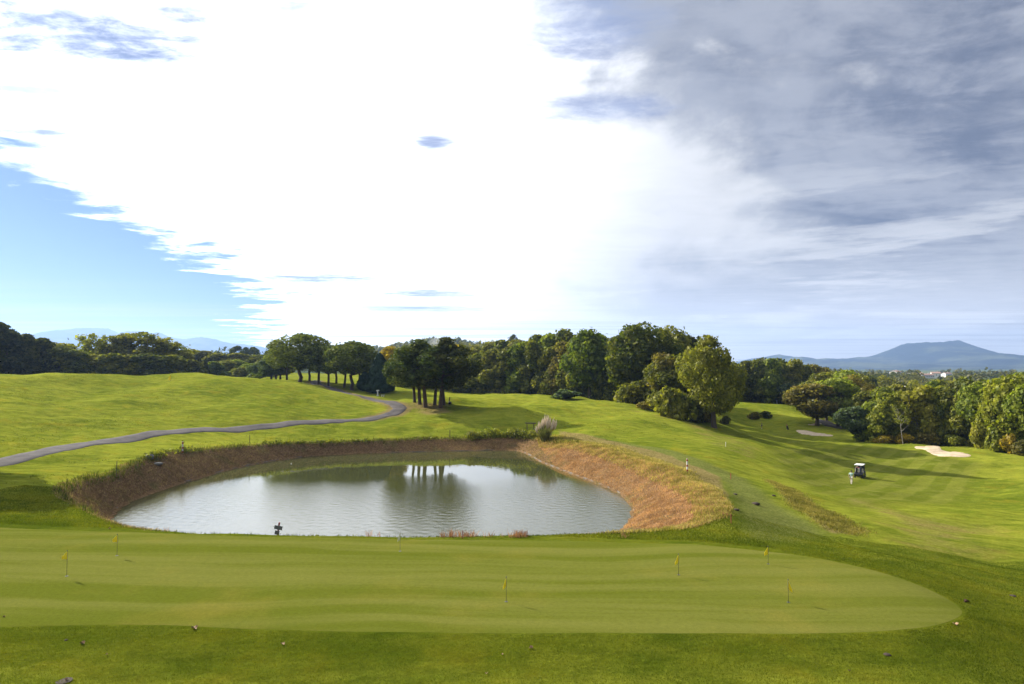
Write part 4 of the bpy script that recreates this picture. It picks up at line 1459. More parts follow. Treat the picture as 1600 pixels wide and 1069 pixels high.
# valley trees beyond the right-hand wood
VT = [(1345, 250, 590, 40, 'olive'), (1394, 262, 596, 40, 'dark'), (1430, 285, 600, 36, 'olive'), (1440, 230, 606, 36, 'olive'), (1470, 250, 598, 40, 'oak'), (1500, 280, 594, 40, 'olive'), (1530, 240, 600, 44, 'oak'), (1560, 270, 594, 44, 'olive'), (1600, 250, 590, 50, 'oak'), (1350, 330, 586, 34, 'oak'), (1380, 350, 592, 34, 'olive'), (1325, 300, 582, 36, 'oak')]
for i, (px, D, yt, w, c) in enumerate(VT):
    tree('oak', px, D, yt, w, c, ('blackish round tree behind the terracotta roof' if i == 1 else '%s, %s from the left in the valley behind the right wood' % (CR[c], ORD[sorted(VT).index((px, D, yt, w, c))])), 'valley trees behind the right-hand wood')
# a tree outside the frame on the left whose shade falls on the grass by the pond
tree('oak', -128, 57, 470, 140, 'green', 'tree just outside the left edge that shades the grass by the pond')
tree('umbrella', 802, 420, 523, 14, 'dark', 'tiny lone umbrella pine sticking up on the skyline over the centre wood')

# distant woods: one mass of small crowns for each hillside
def wood(name, label, regions, seed, nq=70):
    rg = np.random.default_rng(seed)
    V, Fc = [], []
    off = 0
    for (p0, p1, d0, d1, n, h0, h1) in regions:
        for i in range(n):
            px = rg.uniform(p0, p1)
            D = math.exp(rg.uniform(math.log(d0), math.log(d1)))
            x, y, z = onD(px, D)
            h = rg.uniform(h0, h1)
            r = h * rg.uniform(.36, .55)
            sc_ = max(1.0, D / 420)
            blobs = [(x + rg.normal() * r * .45, y + rg.normal() * r * .45, z + h * .35 + rg.random() * h * .42, r * rg.uniform(.42, .65)) for _ in range(7)]
            v_, f_ = leaves_np(blobs, nq, .95 * sc_, rg, (x, y, z + h * .45))
            v_[:, 2] = np.maximum(v_[:, 2], z)
            V.append(v_)
            Fc.append(f_ + off)
            off += len(v_)
    o = link(name, mesh_np(name, np.concatenate(V), np.concatenate(Fc)), M['far'])
    return tag(o, label, None, None, 'stuff')


# leaves_np clamps to z>0.02: shift the whole country up while building
_old = leaves_np


def leaves_np(blobs, n, size, rg, tc=(0, 0, 6), **kw):
    b2 = [(a[0], a[1], a[2] + 1000, a[3]) for a in blobs]
    v, f = _old(b2, n, size, rg, (tc[0], tc[1], tc[2] + 1000), **kw)
    v[:, 2] -= 1000
    return v, f


wood('far_wood', 'hazy autumn woods on the low hills behind the left wood', [(-120, 460, 330, 620, 190, 9, 14), (-150, 560, 620, 1200, 150, 10, 15)], 1)
wood('far_wood', 'dark wooded hill on the skyline above the centre wood', [(560, 900, 380, 560, 210, 9, 13), (560, 760, 900, 1200, 170, 11, 15)], 2)
wood('far_wood', 'wooded ridge descending to the right under the big mountain', [(1130, 1440, 560, 860, 260, 8, 12)], 3)
wood('far_wood', 'wooded valley below the distant white houses', [(1280, 1720, 300, 640, 240, 8, 12), (1480, 1750, 640, 900, 140, 8, 12), (1380, 1500, 640, 820, 25, 5, 7)], 4)
wood('far_wood', 'hazy line of far trees along the plain below the mountains', [(-200, 1800, 1300, 2400, 330, 12, 18)], 5, nq=36)

# ------------------------------------------------------------------ mountains
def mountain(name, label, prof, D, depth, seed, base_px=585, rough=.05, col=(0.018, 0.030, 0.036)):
    """a range as a real ridge: profile of skyline pixels at distance D, slopes running down in front and behind"""
    rg = np.random.default_rng(seed)
    P_ = np.array(prof, float)
    xs = np.arange(P_[0, 0], P_[-1, 0] + .1, 2.5)
    # smooth-ish skyline
    sky_y = np.interp(xs, P_[:, 0], P_[:, 1]) + rg.normal(size=len(xs)) * .28
    rows = 57
    tv = np.linspace(-1, 1, rows)
    W_, H_ = len(xs), rows
    ph = rg.uniform(0, 6.28, 60)
    V = []
    for j, t in enumerate(tv):
        for i, px in enumerate(xs):
            a, _ = ray(px, 575)
            X0, top = a * D, PT(px, sky_y[i], D)[2]
            y = D + t * depth
            fall = (1 - abs(t)) ** 1.35 if t < 0 else (1 - abs(t)) ** 1.1
            # spurs and gullies
            s = 0
            for k in range(10):
                kk = 2 * math.pi * (1.6 ** k) / 5200
                s += math.sin(X0 * kk + y * kk * (.5 + .3 * math.sin(ph[k])) + ph[k + 10] + math.sin(y * kk * .7 + ph[k + 20]) * 1.4) * (.62 ** k)
            z = top * fall + (s - .9) * top * .42 * abs(t) * (1 - abs(t)) * 1.6
            z = min(z, top * (1 - .45 * abs(t)) ) + rg.normal() * .6
            if abs(t) < 1e-6:
                z = top
            V.append((X0 * (y / D if False else 1), y, max(z, -30) - 30 * (abs(t) > .98)))
    V = np.array(V)
    idx_ = np.arange(W_ * H_).reshape(H_, W_)
    f_ = np.stack([idx_[:-1, :-1].ravel(), idx_[:-1, 1:].ravel(), idx_[1:, 1:].ravel(), idx_[1:, :-1].ravel()], 1)
    m_, q_, out_ = newmat(name)
    pos_ = q_.n('ShaderNodeNewGeometry').outputs['Position']
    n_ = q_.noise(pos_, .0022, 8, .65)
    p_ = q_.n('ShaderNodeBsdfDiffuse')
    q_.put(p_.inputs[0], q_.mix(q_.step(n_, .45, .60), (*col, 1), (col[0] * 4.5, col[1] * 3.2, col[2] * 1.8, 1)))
    q_.t.links.new(p_.outputs[0], out_.inputs[0])
    o = link(name, mesh_np(name, V, f_, True), m_)
    return tag(o, label, None, None, 'structure')


mountain('mountains', 'flat-topped blue mountain and its foothills on the right skyline',
         [(1120, 580), (1150, 573), (1180, 566), (1200, 560), (1217, 554), (1224, 555), (1235, 559), (1245, 560), (1252, 557), (1262, 560), (1277, 564), (1292, 560), (1310, 561), (1325, 560), (1345, 558), (1360, 558), (1375, 555), (1383, 550), (1397, 545), (1407, 540), (1415, 537), (1430, 536), (1445, 534.5), (1460, 535), (1478, 534), (1490, 532.5), (1499, 531.5), (1505, 534), (1515, 541), (1530, 547), (1550, 552.5), (1565, 551.5), (1575, 555), (1590, 557), (1605, 556), (1625, 560), (1660, 566), (1720, 570), (1800, 574), (1900, 580)], 7200, 2300, 3)
mountain('mountains', 'pale blue mountain range on the left skyline',
         [(-260, 560), (-200, 545), (-120, 530), (-60, 534), (0, 528), (30, 524), (50, 524), (62, 520), (78, 519), (90, 515), (97, 518.5), (108, 516), (118, 512.5), (140, 512.5), (155, 513), (167, 513), (175, 517), (185, 520), (195, 517), (215, 517), (225, 520), (235, 521), (247, 519), (256, 523), (262, 526), (285, 530), (300, 528), (315, 527), (335, 530), (348, 534), (362, 537), (380, 538), (400, 540.5), (415, 543), (428, 548), (450, 555), (480, 568)], 8600, 2200, 5)
mountain('mountains', 'small pale peak on the skyline between the umbrella pines and the dark pines',
         [(535, 556), (546, 545), (551, 536), (556, 543), (566, 544), (574, 540), (584, 541), (594, 546), (604, 556)], 8200, 900, 6)

# ------------------------------------------------------------------ houses
M['render_white'] = plain('white_render', (0.80, 0.78, 0.74), .85, var=.05, scale=.7)
M['roof_red'] = plain('terracotta_roof', (0.36, 0.23, 0.18), .85, var=.2, scale=1.5)
M['glass_dark'] = plain('dark_window', (0.03, 0.035, 0.04), .1, var=.1)


def house(px, D, w, d, h, rz, label, roofh=2.0, gableglass=False, lift=0.0):
    x, y, z = onD(px, D)
    e_ = empty('house', (x, y, z + lift), label, 'house', None, rz)
    MB().box((0, 0, h / 2 - 1.5), (w, d, h + 3)).build('wall', M['render_white'], e_)
    ov = .5
    mb = MB()
    a = w / 2 + ov
    b = d / 2 + ov
    mb.add([(-a, -b, h - .1), (a, -b, h - .1), (a, b, h - .1), (-a, b, h - .1), (-a, 0, h + roofh), (a, 0, h + roofh), (-a, -b, h + .15), (a, -b, h + .15), (a, b, h + .15), (-a, b, h + .15), (-a, 0, h + roofh + .25), (a, 0, h + roofh + .25)],
           [(6, 7, 11, 10), (8, 9, 10, 11), (0, 4, 5, 1), (3, 2, 5, 4), (0, 1, 7, 6), (2, 3, 9, 8), (0, 6, 10, 4), (4, 10, 9, 3), (1, 5, 11, 7), (5, 2, 8, 11)])
    rf = mb.build('roof', M['roof_red'], e_)
    for s_ in (-1, 1):
        mb = MB()
        gx_ = s_ * (w / 2 - .02)
        mb.add([(gx_, -d / 2, h - .05), (gx_, d / 2, h - .05), (gx_, 0, h + roofh - .05), (gx_ - s_ * .3, -d / 2, h - .05), (gx_ - s_ * .3, d / 2, h - .05), (gx_ - s_ * .3, 0, h + roofh - .05)], [(0, 2, 1), (3, 4, 5), (0, 1, 4, 3), (1, 2, 5, 4), (2, 0, 3, 5)])
        mb.build('gable', M['render_white'], e_)
    ch = MB().box((w * .25, .6, h + roofh + .2), (.8, .6, 1.6)).build('chimney', M['render_white'], rf)
    n = max(2, int(w / 3))
    for i in range(n):
        wx_ = -w / 2 + (i + .5) * w / n
        win = MB().box((wx_, -d / 2 - .02, h * .55), (1.3, .12, 1.3)).build('window', M['glass_dark'], e_)
        fr = MB()
        vs_ = []
        for (k_, yy_) in ((.65, -.13), (.74, -.13), (.65, .02), (.74, .02)):
            vs_ += [(wx_ - k_, -d / 2 + yy_, h * .55 - k_), (wx_ + k_, -d / 2 + yy_, h * .55 - k_), (wx_ + k_, -d / 2 + yy_, h * .55 + k_), (wx_ - k_, -d / 2 + yy_, h * .55 + k_)]
        fs_ = []
        for i_ in range(4):
            j_ = (i_ + 1) % 4
            fs_ += [(i_, j_, 4 + j_, 4 + i_), (4 + i_, 4 + j_, 12 + j_, 12 + i_), (8 + i_, 12 + i_, 12 + j_, 8 + j_), (i_, 8 + i_, 8 + j_, j_)]
        fr.add(vs_, fs_).build('frame', M['render_white'], win)
    return e_


house(1399, 930, 11, 10, 5, .5, 'white farmhouse at the left end of the distant houses', lift=4)
house(1430, 1000, 17, 10, 4, -.15, 'long low pale house, second from the left below the mountain', lift=2.5)
house(1446, 940, 18, 10, 4, .1, 'terracotta roofed house in the middle of the distant row', lift=.5)
house(1461.5, 960, 11, 10, 5, -.3, 'bright white house at the right end of the distant row', lift=2)
house(1479, 1150, 14, 9, 4, .3, 'tiny far white house right of the distant row', lift=3)
x_, y_, z_ = onD(1356, 205)
house(1357, 212, 9, 12, 9.2, 1.2, 'white gabled house half hidden between the hollow clump and the right wood', roofh=3.2, lift=3.4)
house(1394, 222, 19, 11, 9.6, .05, 'house of which only the long terracotta roof shows above the right wood', roofh=2.6, lift=3.0)

# ------------------------------------------------------------------ smoke behind the pines
m, q, out = newmat('smoke')
vol = q.n('ShaderNodeVolumePrincipled')
vol.inputs['Color'].default_value = (.92, .95, 1, 1)
vol.inputs['Density'].default_value = 0.016
for nm in ('Density Attribute', 'Color Attribute', 'Temperature Attribute'):
    if nm in vol.inputs:
        vol.inputs[nm].default_value = ''
vol.inputs['Anisotropy'].default_value = .3
q.t.links.new(vol.outputs[0], out.inputs['Volume'])
sx_, sy_, sz_ = onD(674, 900)
mb = MB()
prof = []
for i in range(9):
    t = i / 8
    prof.append((3 + 10 * t ** .8 * (1 - .6 * t ** 5), t * 17))
rings = []
vs, fs = [], []
for i, (r_, z0_) in enumerate(prof):
    for k_ in range(18):
        an = 2 * math.pi * k_ / 18
        rr_ = r_ * (1 + .22 * math.sin(an * 3 + i * .9) + .12 * math.sin(an * 5 - i * 1.7))
        vs.append((math.cos(an) * rr_ + i * 1.2, math.sin(an) * rr_, z0_))
for i in range(len(prof) - 1):
    for k_ in range(18):
        fs.append((i * 18 + k_, i * 18 + (k_ + 1) % 18, (i + 1) * 18 + (k_ + 1) % 18, (i + 1) * 18 + k_))
fs.append(tuple(range(17, -1, -1)))
fs.append(tuple(8 * 18 + k_ for k_ in range(18)))
mb.add(vs, fs)
smk = mb.build('smoke', m, loc=(sx_, sy_, sz_ + 5))
tag(smk, 'thin white smoke rising from the wooded hill behind the pines', None, None, 'stuff')

# ------------------------------------------------------------------ haze: the air between the course and the mountains
m, q, out = newmat('haze')
vol = q.n('ShaderNodeVolumePrincipled')
vol.inputs['Color'].default_value = (0.40, 0.60, 1.0, 1)
vol.inputs['Density'].default_value = 0.00010
vol.inputs['Anisotropy'].default_value = 0.35
for nm in ('Density Attribute', 'Color Attribute', 'Temperature Attribute'):
    if nm in vol.inputs:
        vol.inputs[nm].default_value = ''
q.t.links.new(vol.outputs[0], out.inputs['Volume'])
ztop = 560.0
hzo = MB().box((0, 4400, (ztop - 70) / 2), (18800, 12400, ztop + 70)).build('haze', m)
tag(hzo, 'thin blue air haze over the whole country', None, None, 'stuff')

# ------------------------------------------------------------------ small things
M['yellow_cloth'] = plain('yellow_cloth', (0.95, 0.72, 0.02), .8, var=.08)
M['white_cloth'] = plain('pale_cloth', (0.75, 0.73, 0.52), .8, var=.05)
M['pole_dark'] = plain('dark_pole', (0.06, 0.055, 0.05), .5, var=.1)
M['pole_grey'] = plain('grey_pole', (0.16, 0.16, 0.15), .5, var=.1)
M['red_paint'] = plain('red_paint', (0.30, 0.045, 0.03), .7, var=.25, scale=20)
M['white_paint'] = plain('white_paint', (0.75, 0.74, 0.70), .6, var=.08)
M['plate'] = plain('grey_sign_plate', (0.13, 0.135, 0.13), .6, var=.15, scale=20)
M['wood'] = plain('grey_wood', (0.11, 0.085, 0.06), .9, var=.35, scale=20)
M['soil'] = plain('dark_soil', (0.045, 0.030, 0.020), .95, var=.4, scale=30, bump=.01)
M['dead_leaf'] = plain('dead_leaf', (0.30, 0.19, 0.10), .8, var=.3, scale=30)
M['dead_leaf2'] = plain('dark_dead_leaf', (0.10, 0.05, 0.03), .8, var=.3, scale=30)
M['stone'] = plain('pale_stone', (0.17, 0.165, 0.15), .9, var=.25, scale=8, bump=.02)
M['black'] = plain('black_plastic', (0.018, 0.018, 0.022), .35, var=.1)
M['rubber'] = plain('rubber', (0.02, 0.02, 0.02), .85, var=.1)
M['skin'] = plain('skin', (0.46, 0.27, 0.18), .6, var=.05)
M['hair'] = plain('dark_hair', (0.02, 0.015, 0.012), .8, var=.2)
M['mint'] = plain('mint_shirt', (0.42, 0.58, 0.52), .8, var=.06)
M['beige'] = plain('beige_trousers', (0.55, 0.49, 0.42), .8, var=.06)
M['pink'] = plain('pink_shirt', (0.62, 0.13, 0.20), .8, var=.06)
M['red'] = plain('red_shirt', (0.50, 0.04, 0.04), .8, var=.06)
M['navy'] = plain('navy_cloth', (0.02, 0.03, 0.06), .8, var=.06)
M['seat'] = plain('cream_vinyl', (0.60, 0.56, 0.48), .5, var=.05)
M['metal'] = plain('metal', (0.5, 0.5, 0.5), .3, metal=1.0, var=.05)


def mini_flag(px, base, top, col, label, dirx, droop, seed):
    rg = np.random.default_rng(seed)
    x, y, z = on(px, base)
    z += .012
    H = PT(px, top, y)[2] - z
    e_ = empty('putting_flag', (x, y, z), label, 'flag', 'putting flags on the practice green')
    MB().tube([(0, 0, -.05), (0, 0, H)], [.0075, .006], 8).build('pole', M['pole_dark'], e_, smooth=True)
    MB().lathe([(.002, H - .01), (.017, H), (.017, H + .02), (.002, H + .032)], 10).build('finial', M['pole_dark'], e_, smooth=True)
    MB().lathe([(.001, .004), (.058, .004), (.058, .007), (.001, .007)], 16).build('hole_shade', M['black'], e_)  # flat black disc, paints the shade inside the hole
    # hanging pennant with folds and thickness
    n, mrows = 7, 7
    vs, fs = [], []
    for side in (0, 1):
        for i in range(mrows):
            t = i / (mrows - 1)
            for j in range(n):
                s = j / (n - 1)
                w = .29
                h = .29 * (1 - s * .62)
                xx = dirx * s * w * max(.38, 1 - droop * .42)
                zz = H - .02 - t * h - s * w * min(droop, 1.3) * .8
                yy = .022 * math.sin(s * 9 + t * 2 + seed) * s + side * .004
                vs.append((xx, yy, zz))
    q0 = n * mrows
    for i in range(mrows - 1):
        for j in range(n - 1):
            a_ = i * n + j
            fs.append((a_, a_ + 1, a_ + n + 1, a_ + n))
            fs.append((q0 + a_, q0 + a_ + n, q0 + a_ + n + 1, q0 + a_ + 1))
    for j in range(n - 1):
        fs.append((j, q0 + j, q0 + j + 1, j + 1))
        b_ = (mrows - 1) * n + j
        fs.append((b_, b_ + 1, q0 + b_ + 1, q0 + b_))
    for i in range(mrows - 1):
        a_ = i * n + n - 1
        fs.append((a_, q0 + a_, q0 + a_ + n, a_ + n))
        a_ = i * n
        fs.append((a_, a_ + n, q0 + a_ + n, q0 + a_))
    me_ = MB().add(vs, fs).mesh('flag', True)
    link('pennant', me_, M[col], e_)
    return e_


mini_flag(104, 901, 861, 'yellow_cloth', 'yellow putting flag nearest the left edge of the green', -1, .8, 1)
mini_flag(182.5, 869, 835.5, 'yellow_cloth', 'yellow putting flag at the back of the green, second from the left', -1, .8, 2)
mini_flag(625, 862, 831.5, 'white_cloth', 'small whitish putting flag seen against the near edge of the pond', -1, 1.6, 3)
mini_flag(791, 941, 902, 'yellow_cloth', 'thin pale yellow putting flag in the middle front of the green', -1, 1.9, 4)
mini_flag(1060.5, 899, 866, 'yellow_cloth', 'yellow putting flag right of centre with a bunched pennant', -1, 1.3, 5)
mini_flag(1200.5, 882, 854, 'yellow_cloth', 'yellow putting flag near the back edge of the green on the right', -1, 1.1, 6)
mini_flag(1232, 942, 906, 'yellow_cloth', 'yellow putting flag hanging to the right, rightmost on the green', 1, 1.3, 7)
# the flag of the hole beyond the mound
x_, y_, z_ = onD(267, 121)
zt = PT(267, 586, 121)[2]
e_ = empty('hole_flag', (x_, y_, z_), 'yellow flag of the hole on top of the left mound', 'flag')
Hh = zt - z_
MB().tube([(0, 0, -.1), (0, 0, Hh)], [.02, .016], 8).build('pole', M['pole_dark'], e_)
MB().add([(0, 0, Hh), (-.1, 0, Hh), (-.55, .05, Hh - .75), (-.2, 0, Hh - .95), (0, 0, Hh - .8), (0, .02, Hh), (-.1, .02, Hh), (-.55, .07, Hh - .75), (-.2, .02, Hh - .95), (0, .02, Hh - .8)],
         [(0, 4, 3, 2, 1), (5, 6, 7, 8, 9), (0, 1, 6, 5), (1, 2, 7, 6), (2, 3, 8, 7), (3, 4, 9, 8)]).build('pennant', M['yellow_cloth'], e_)

# the pond sign: leaning red post with two grey plates
x_, y_, z_ = onD(436, 33.6)
z_ = min(z_, PT(436, 836, 33.6)[2])
sc_ = y_ / F
e_ = empty('pond_sign', (x_, y_, z_), 'leaning red post with two grey plates at the near edge of the pond', 'sign')
lean = math.tan(R(8))
Hs = 24 * sc_
rot_ = Matrix.Rotation(R(8), 3, 'Y')
MB().box((lean * Hs / 2, 0, Hs / 2 - .05), (2.2 * sc_, 2.2 * sc_, Hs + .1), rot_).build('post', M['red_paint'], e_, bevel=.005)
for (zc_, w_, h_, xo) in ((16.2, 12.5, 6.0, .8), (8.6, 7.2, 6.0, .0)):
    pl = MB().box((lean * zc_ * sc_ + (xo - .6) * sc_, -.05, zc_ * sc_), (w_ * sc_, .025, h_ * sc_), rot_ @ Matrix.Rotation(R(2), 3, 'Y'))
    pl.build('plate', M['plate'], e_, bevel=.004)
for zc_ in (17.5, 9.5):
    MB().lathe([(.001, -.072), (.014, -.072), (.014, -.06), (.001, -.06)], 8, (lean * zc_ * sc_, 0, zc_ * sc_), 'y').build('bolt', M['metal'], e_)


def stake(px, base, top, kind, label, width=2.2, lean_=0.0):
    x, y, z = on(px, base)
    sc = y / F
    H = (base - top) * sc
    e = empty('marker_stake', (x, y, z), label, 'stake', 'marker stakes round the pond')
    w = max(width * sc * .6, .04)
    if kind == 'striped':
        MB().box((0, 0, H / 2), (w, w, H + .1)).build('post', M['white_paint'], e, bevel=.006)
        for (a, b) in ((0, .18), (.40, .55), (.84, 1.0)):
            MB().box((0, 0, H * (a + b) / 2), (w + .012, w + .012, H * (b - a))).build('band', M['red_paint'], e, bevel=.004)
        MB().box((0, 0, H + .06), (w * .8, w * .8, .03), None, .3).build('cap', M['red_paint'], e)
    else:
        mat = {'red': 'red_paint', 'dark': 'wood', 'white': 'white_paint'}[kind]
        r_ = Matrix.Rotation(lean_, 3, 'Y')
        MB().box((0, 0, H / 2 - .05), (w * .8, w * .8, H + .1), r_).build('post', M[mat], e, bevel=.006)
        MB().box((math.sin(lean_) * H / 2, 0, H + .015), (w * .8, w * .8, .03), r_, .35).build('cap', M[mat], e)
    return e


stake(182, 744, 721, 'dark', 'thin dark post on the left rim of the pond', 1.6)
stake(285, 708, 691, 'striped', 'white and red striped stake on the left rim above the bank', 3)
stake(390, 693, 680, 'dark', 'short dark stake on the grass at the back left of the pond', 1.5)
stake(703, 683, 672, 'dark', 'small dark stake on the far rim of the pond, in the centre', 2.2)
stake(1074, 737, 718, 'striped', 'white and red striped stake above the right bank of the pond', 3)
stake(1142, 749, 740, 'red', 'short red stake where the dry grass ends, upper right', 1.8)
stake(1142.5, 818, 804, 'red', 'short red stake at the lower right corner of the pond bank', 2.2)
stake(1134, 698, 691, 'white', 'faint white stake on the slope below the lone oak', .9)
stake(723, 842, 830, 'red', 'dark red stake in the reeds at the near edge of the pond', 2.4)

# tee sign by the path
x_, y_, z_ = on(590, 619)
sc_ = y_ / F
e_ = empty('tee_sign', (x_, y_, z_), 'small white T-shaped tee sign on the grass before the large cypress', 'sign')
MB().box((0, 0, 4 * sc_), (1.6 * sc_, .1, 9 * sc_)).build('post', M['white_paint'], e_, bevel=.01)
MB().box((0, 0, 8.6 * sc_), (4.6 * sc_, .14, 1.8 * sc_), Matrix.Rotation(R(-5), 3, 'Y')).build('board', M['white_paint'], e_, bevel=.01)
MB().box((0, .02, .9 * sc_), (3.4 * sc_, .35, 1.5 * sc_)).build('base', M['white_paint'], e_, bevel=.02)
x_, y_, z_ = on(598, 620)
e_ = empty('tee_box_seat', (x_, y_, z_), 'low white bench block beside the T-shaped tee sign', 'bench')
MB().box((0, 0, .32), (.62, .32, .08)).build('seat', M['white_paint'], e_, bevel=.01)
for s_ in (-1, 1):
    MB().box((s_ * .2, 0, .14), (.09, .26, .32)).build('leg', M['white_paint'], e_)
x_, y_, z_ = on(594.5, 620)
e_ = empty('short_post', (x_, y_, z_), 'thin dark post between the tee sign and the white block', 'post')
MB().box((0, 0, .45), (.07, .07, 1.0)).build('post', M['wood'], e_)
# leaning post with dark bin beyond the pines
x_, y_, z_ = on(702, 632)
sc_ = y_ / F
e_ = empty('leaning_post', (x_, y_, z_), 'leaning dark post with a black lump at its foot, right of the pines', 'post')
MB().tube([(-.15, 0, -.1), (.12, 0, 11.5 * sc_)], [.10, .085], 8).build('post', M['wood'], e_)
MB().lathe([(.05, 0), (.26, .05), (.30, .3), (.22, .48), (.05, .5)], 10, (.12, -.1, 0)).build('bag', M['black'], e_, smooth=True)
# white box at the top of the hollow
x_, y_, z_ = on(1214, 629)
e_ = empty('white_post', (x_, y_, z_), 'little white post in front of the wood at the top of the hollow', 'post')
MB().box((0, 0, .6), (.4, .3, 1.4)).build('body', M['white_paint'], e_, bevel=.05)
MB().box((0, 0, 1.33), (.5, .4, .08)).build('cap', M['white_paint'], e_)
# float on the pond
x_, y_, z_ = at_z(455, 725, WATER_Z)
fl = MB().lathe([(.01, -.06), (.05, -.04), (.07, 0), (.05, .05), (.01, .07)], 14).build('float', M['white_paint'], None, (x_, y_, WATER_Z + .03), smooth=True)
tag(fl, 'small white float on the water near the back left shore', 'float')


def lump(name, px, py, wpx, hk, mat, label, cat, group, seed, squash=1.0):
    """an irregular clod or stone"""
    rg = np.random.default_rng(seed)
    x, y, z = on(px, py)
    r = wpx * y / F / 2
    vs, fs = [], []
    n, m_ = 12, 6
    for i in range(m_ + 1):
        ph = math.pi * i / m_
        for k in range(n):
            a = 2 * math.pi * k / n
            rr = r * (1 + rg.uniform(-.22, .22))
            vs.append((math.cos(a) * math.sin(ph) * rr, math.sin(a) * math.sin(ph) * rr * squash, math.cos(ph) * r * hk + r * hk * .35))
    for i in range(m_):
        for k in range(n):
            fs.append((i * n + k, (i + 1) * n + k, (i + 1) * n + (k + 1) % n, i * n + (k + 1) % n))
    o = MB().add(vs, fs).build(name, M[mat], None, (x, y, z), smooth=True)
    return tag(o, label, cat, group)


lump('molehill', 1181, 788.5, 12, .45, 'soil', 'largest dark molehill on the grey-green track right of the pond', 'molehill', 'molehills right of the pond', 1)
lump('molehill', 1151, 797.5, 10, .4, 'soil', 'molehill just right of the dry grass, below the middle one', 'molehill', 'molehills right of the pond', 2)
lump('molehill', 1149, 773, 7, .4, 'soil', 'smallest molehill close to the upper short red stake', 'molehill', 'molehills right of the pond', 3)
lump('molehill', 1209, 775, 6, .4, 'soil', 'molehill farthest right beside the brown strip', 'molehill', 'molehills right of the pond', 4)
lump('boulder', 233, 716, 13, .75, 'stone', 'grey boulder half sunk in the left rim of the pond', 'rock', None, 5)
lump('boulder', 246, 726, 15, .35, 'stone', 'flat pale rock on the bank below the grey boulder', 'rock', None, 6)
lump('clod', 1387, 1024, 11, .35, 'soil', 'black clod of earth in the front right grass', 'clod', None, 7)
lump('clod', 103, 1001, 5, .5, 'soil', 'small dark clod left of a curled leaf at front left', 'clod', None, 8)
lump('clod', 1583, 932, 10, .3, 'soil', 'dark clod near the right edge level with the green', 'clod', None, 9)


def dead_leaf(px, py, wpx, mat, label, seed):
    rg = np.random.default_rng(seed)
    x, y, z = on(px, py)
    r = wpx * y / F / 2
    n = 9
    vs, fs = [], []
    for side in (0, 1):
        for i in range(n):
            for j in range(n):
                u, v = i / (n - 1) * 2 - 1, j / (n - 1) * 2 - 1
                a = math.atan2(v, u)
                k = max(abs(u), abs(v))
                out_ = (.62 + .38 * abs(math.cos(a * 2.5 + .3))) * k
                vs.append((math.cos(a) * out_ * r, math.sin(a) * out_ * r, .022 + r * .75 * k * k * (.6 + .5 * math.sin(a * 2 + seed)) + side * .003))
    for i in range(n - 1):
        for j in range(n - 1):
            q_ = i * n + j
            fs.append((q_, q_ + n, q_ + n + 1, q_ + 1))
            q_ += n * n
            fs.append((q_, q_ + 1, q_ + n + 1, q_ + n))
    o = MB().add(vs, fs).build('dead_leaf', M[mat], None, (x, y, z), smooth=True)
    o.rotation_euler = (rg.uniform(-.2, .2), rg.uniform(-.2, .2), rg.uniform(0, 6))
    return tag(o, label, 'leaf', 'dead leaves on the front grass')


dead_leaf(303, 983.5, 10, 'dead_leaf', 'curled brown leaf touching the front edge of the green', 1)
dead_leaf(128, 1007, 8, 'dead_leaf', 'curled tan leaf at front left beside a dark clod', 2)
dead_leaf(441, 1008, 7, 'dead_leaf', 'pale curled leaf on the front grass, left of centre', 3)
dead_leaf(830, 1014, 7, 'dead_leaf', 'brown leaf on the front grass near the middle', 4)
dead_leaf(1511, 942, 9, 'dead_leaf2', 'reddish brown leaf just beyond the right tip of the green', 5)
dead_leaf(1493, 977, 8, 'dead_leaf', 'tan leaf below the right tip of the green', 6)
dead_leaf(167, 1024, 3.5, 'dead_leaf', 'tiny pale leaf at front left', 7)
dead_leaf(6, 965, 4, 'dead_leaf', 'tiny pale leaf on the green at the left edge', 8)
dead_leaf(760, 1054, 5, 'dead_leaf', 'small tan leaf near the bottom edge, centre', 9)
dead_leaf(785, 1024, 3.5, 'dead_leaf', 'tiny tan leaf left of the brown middle leaf', 10)
dead_leaf(171, 827, 4, 'dead_leaf', 'tiny tan leaf at the back edge of the green, left', 11)
dead_leaf(1328, 1050, 5, 'dead_leaf2', 'dark small leaf near the bottom right', 12)
# sunken drain cover at the bottom left
x_, y_, z_ = on(100, 1064)
e_ = empty('sprinkler_cover', (x_, y_, z_), 'round sprinkler cover sunk in the grass at the bottom left', 'sprinkler')
MB().lathe([(.001, .0), (.13, .0), (.15, .012), (.15, .004), (.13, .008), (.001, .010)], 20).build('lid', M['soil'], e_, smooth=False)  # dark colour of lid and rim paints the shade of a recess
MB().lathe([(.151, -.02), (.19, -.02), (.19, .008), (.151, .008)], 20).build('rim', M['soil'], e_)
dead_leaf(104, 1063.5, 5, 'dead_leaf', 'bright leaf lying beside the sprinkler cover', 13)

# wooden rail and posts left of the pampas grass
x_, y_, z_ = on(829, 672)
e_ = empty('wooden_rail', (x_, y_, z_), 'short grey wooden rail beside the pampas grass', 'fence')
MB().box((0, 0, .95), (1.5, .12, .16), Matrix.Rotation(R(2), 3, 'Y')).build('rail', M['wood'], e_)
MB().box((-.5, .05, .45), (.12, .12, .8)).build('post', M['wood'], e_)
MB().box((.45, .05, .45), (.12, .12, .8)).build('post', M['wood'], e_)

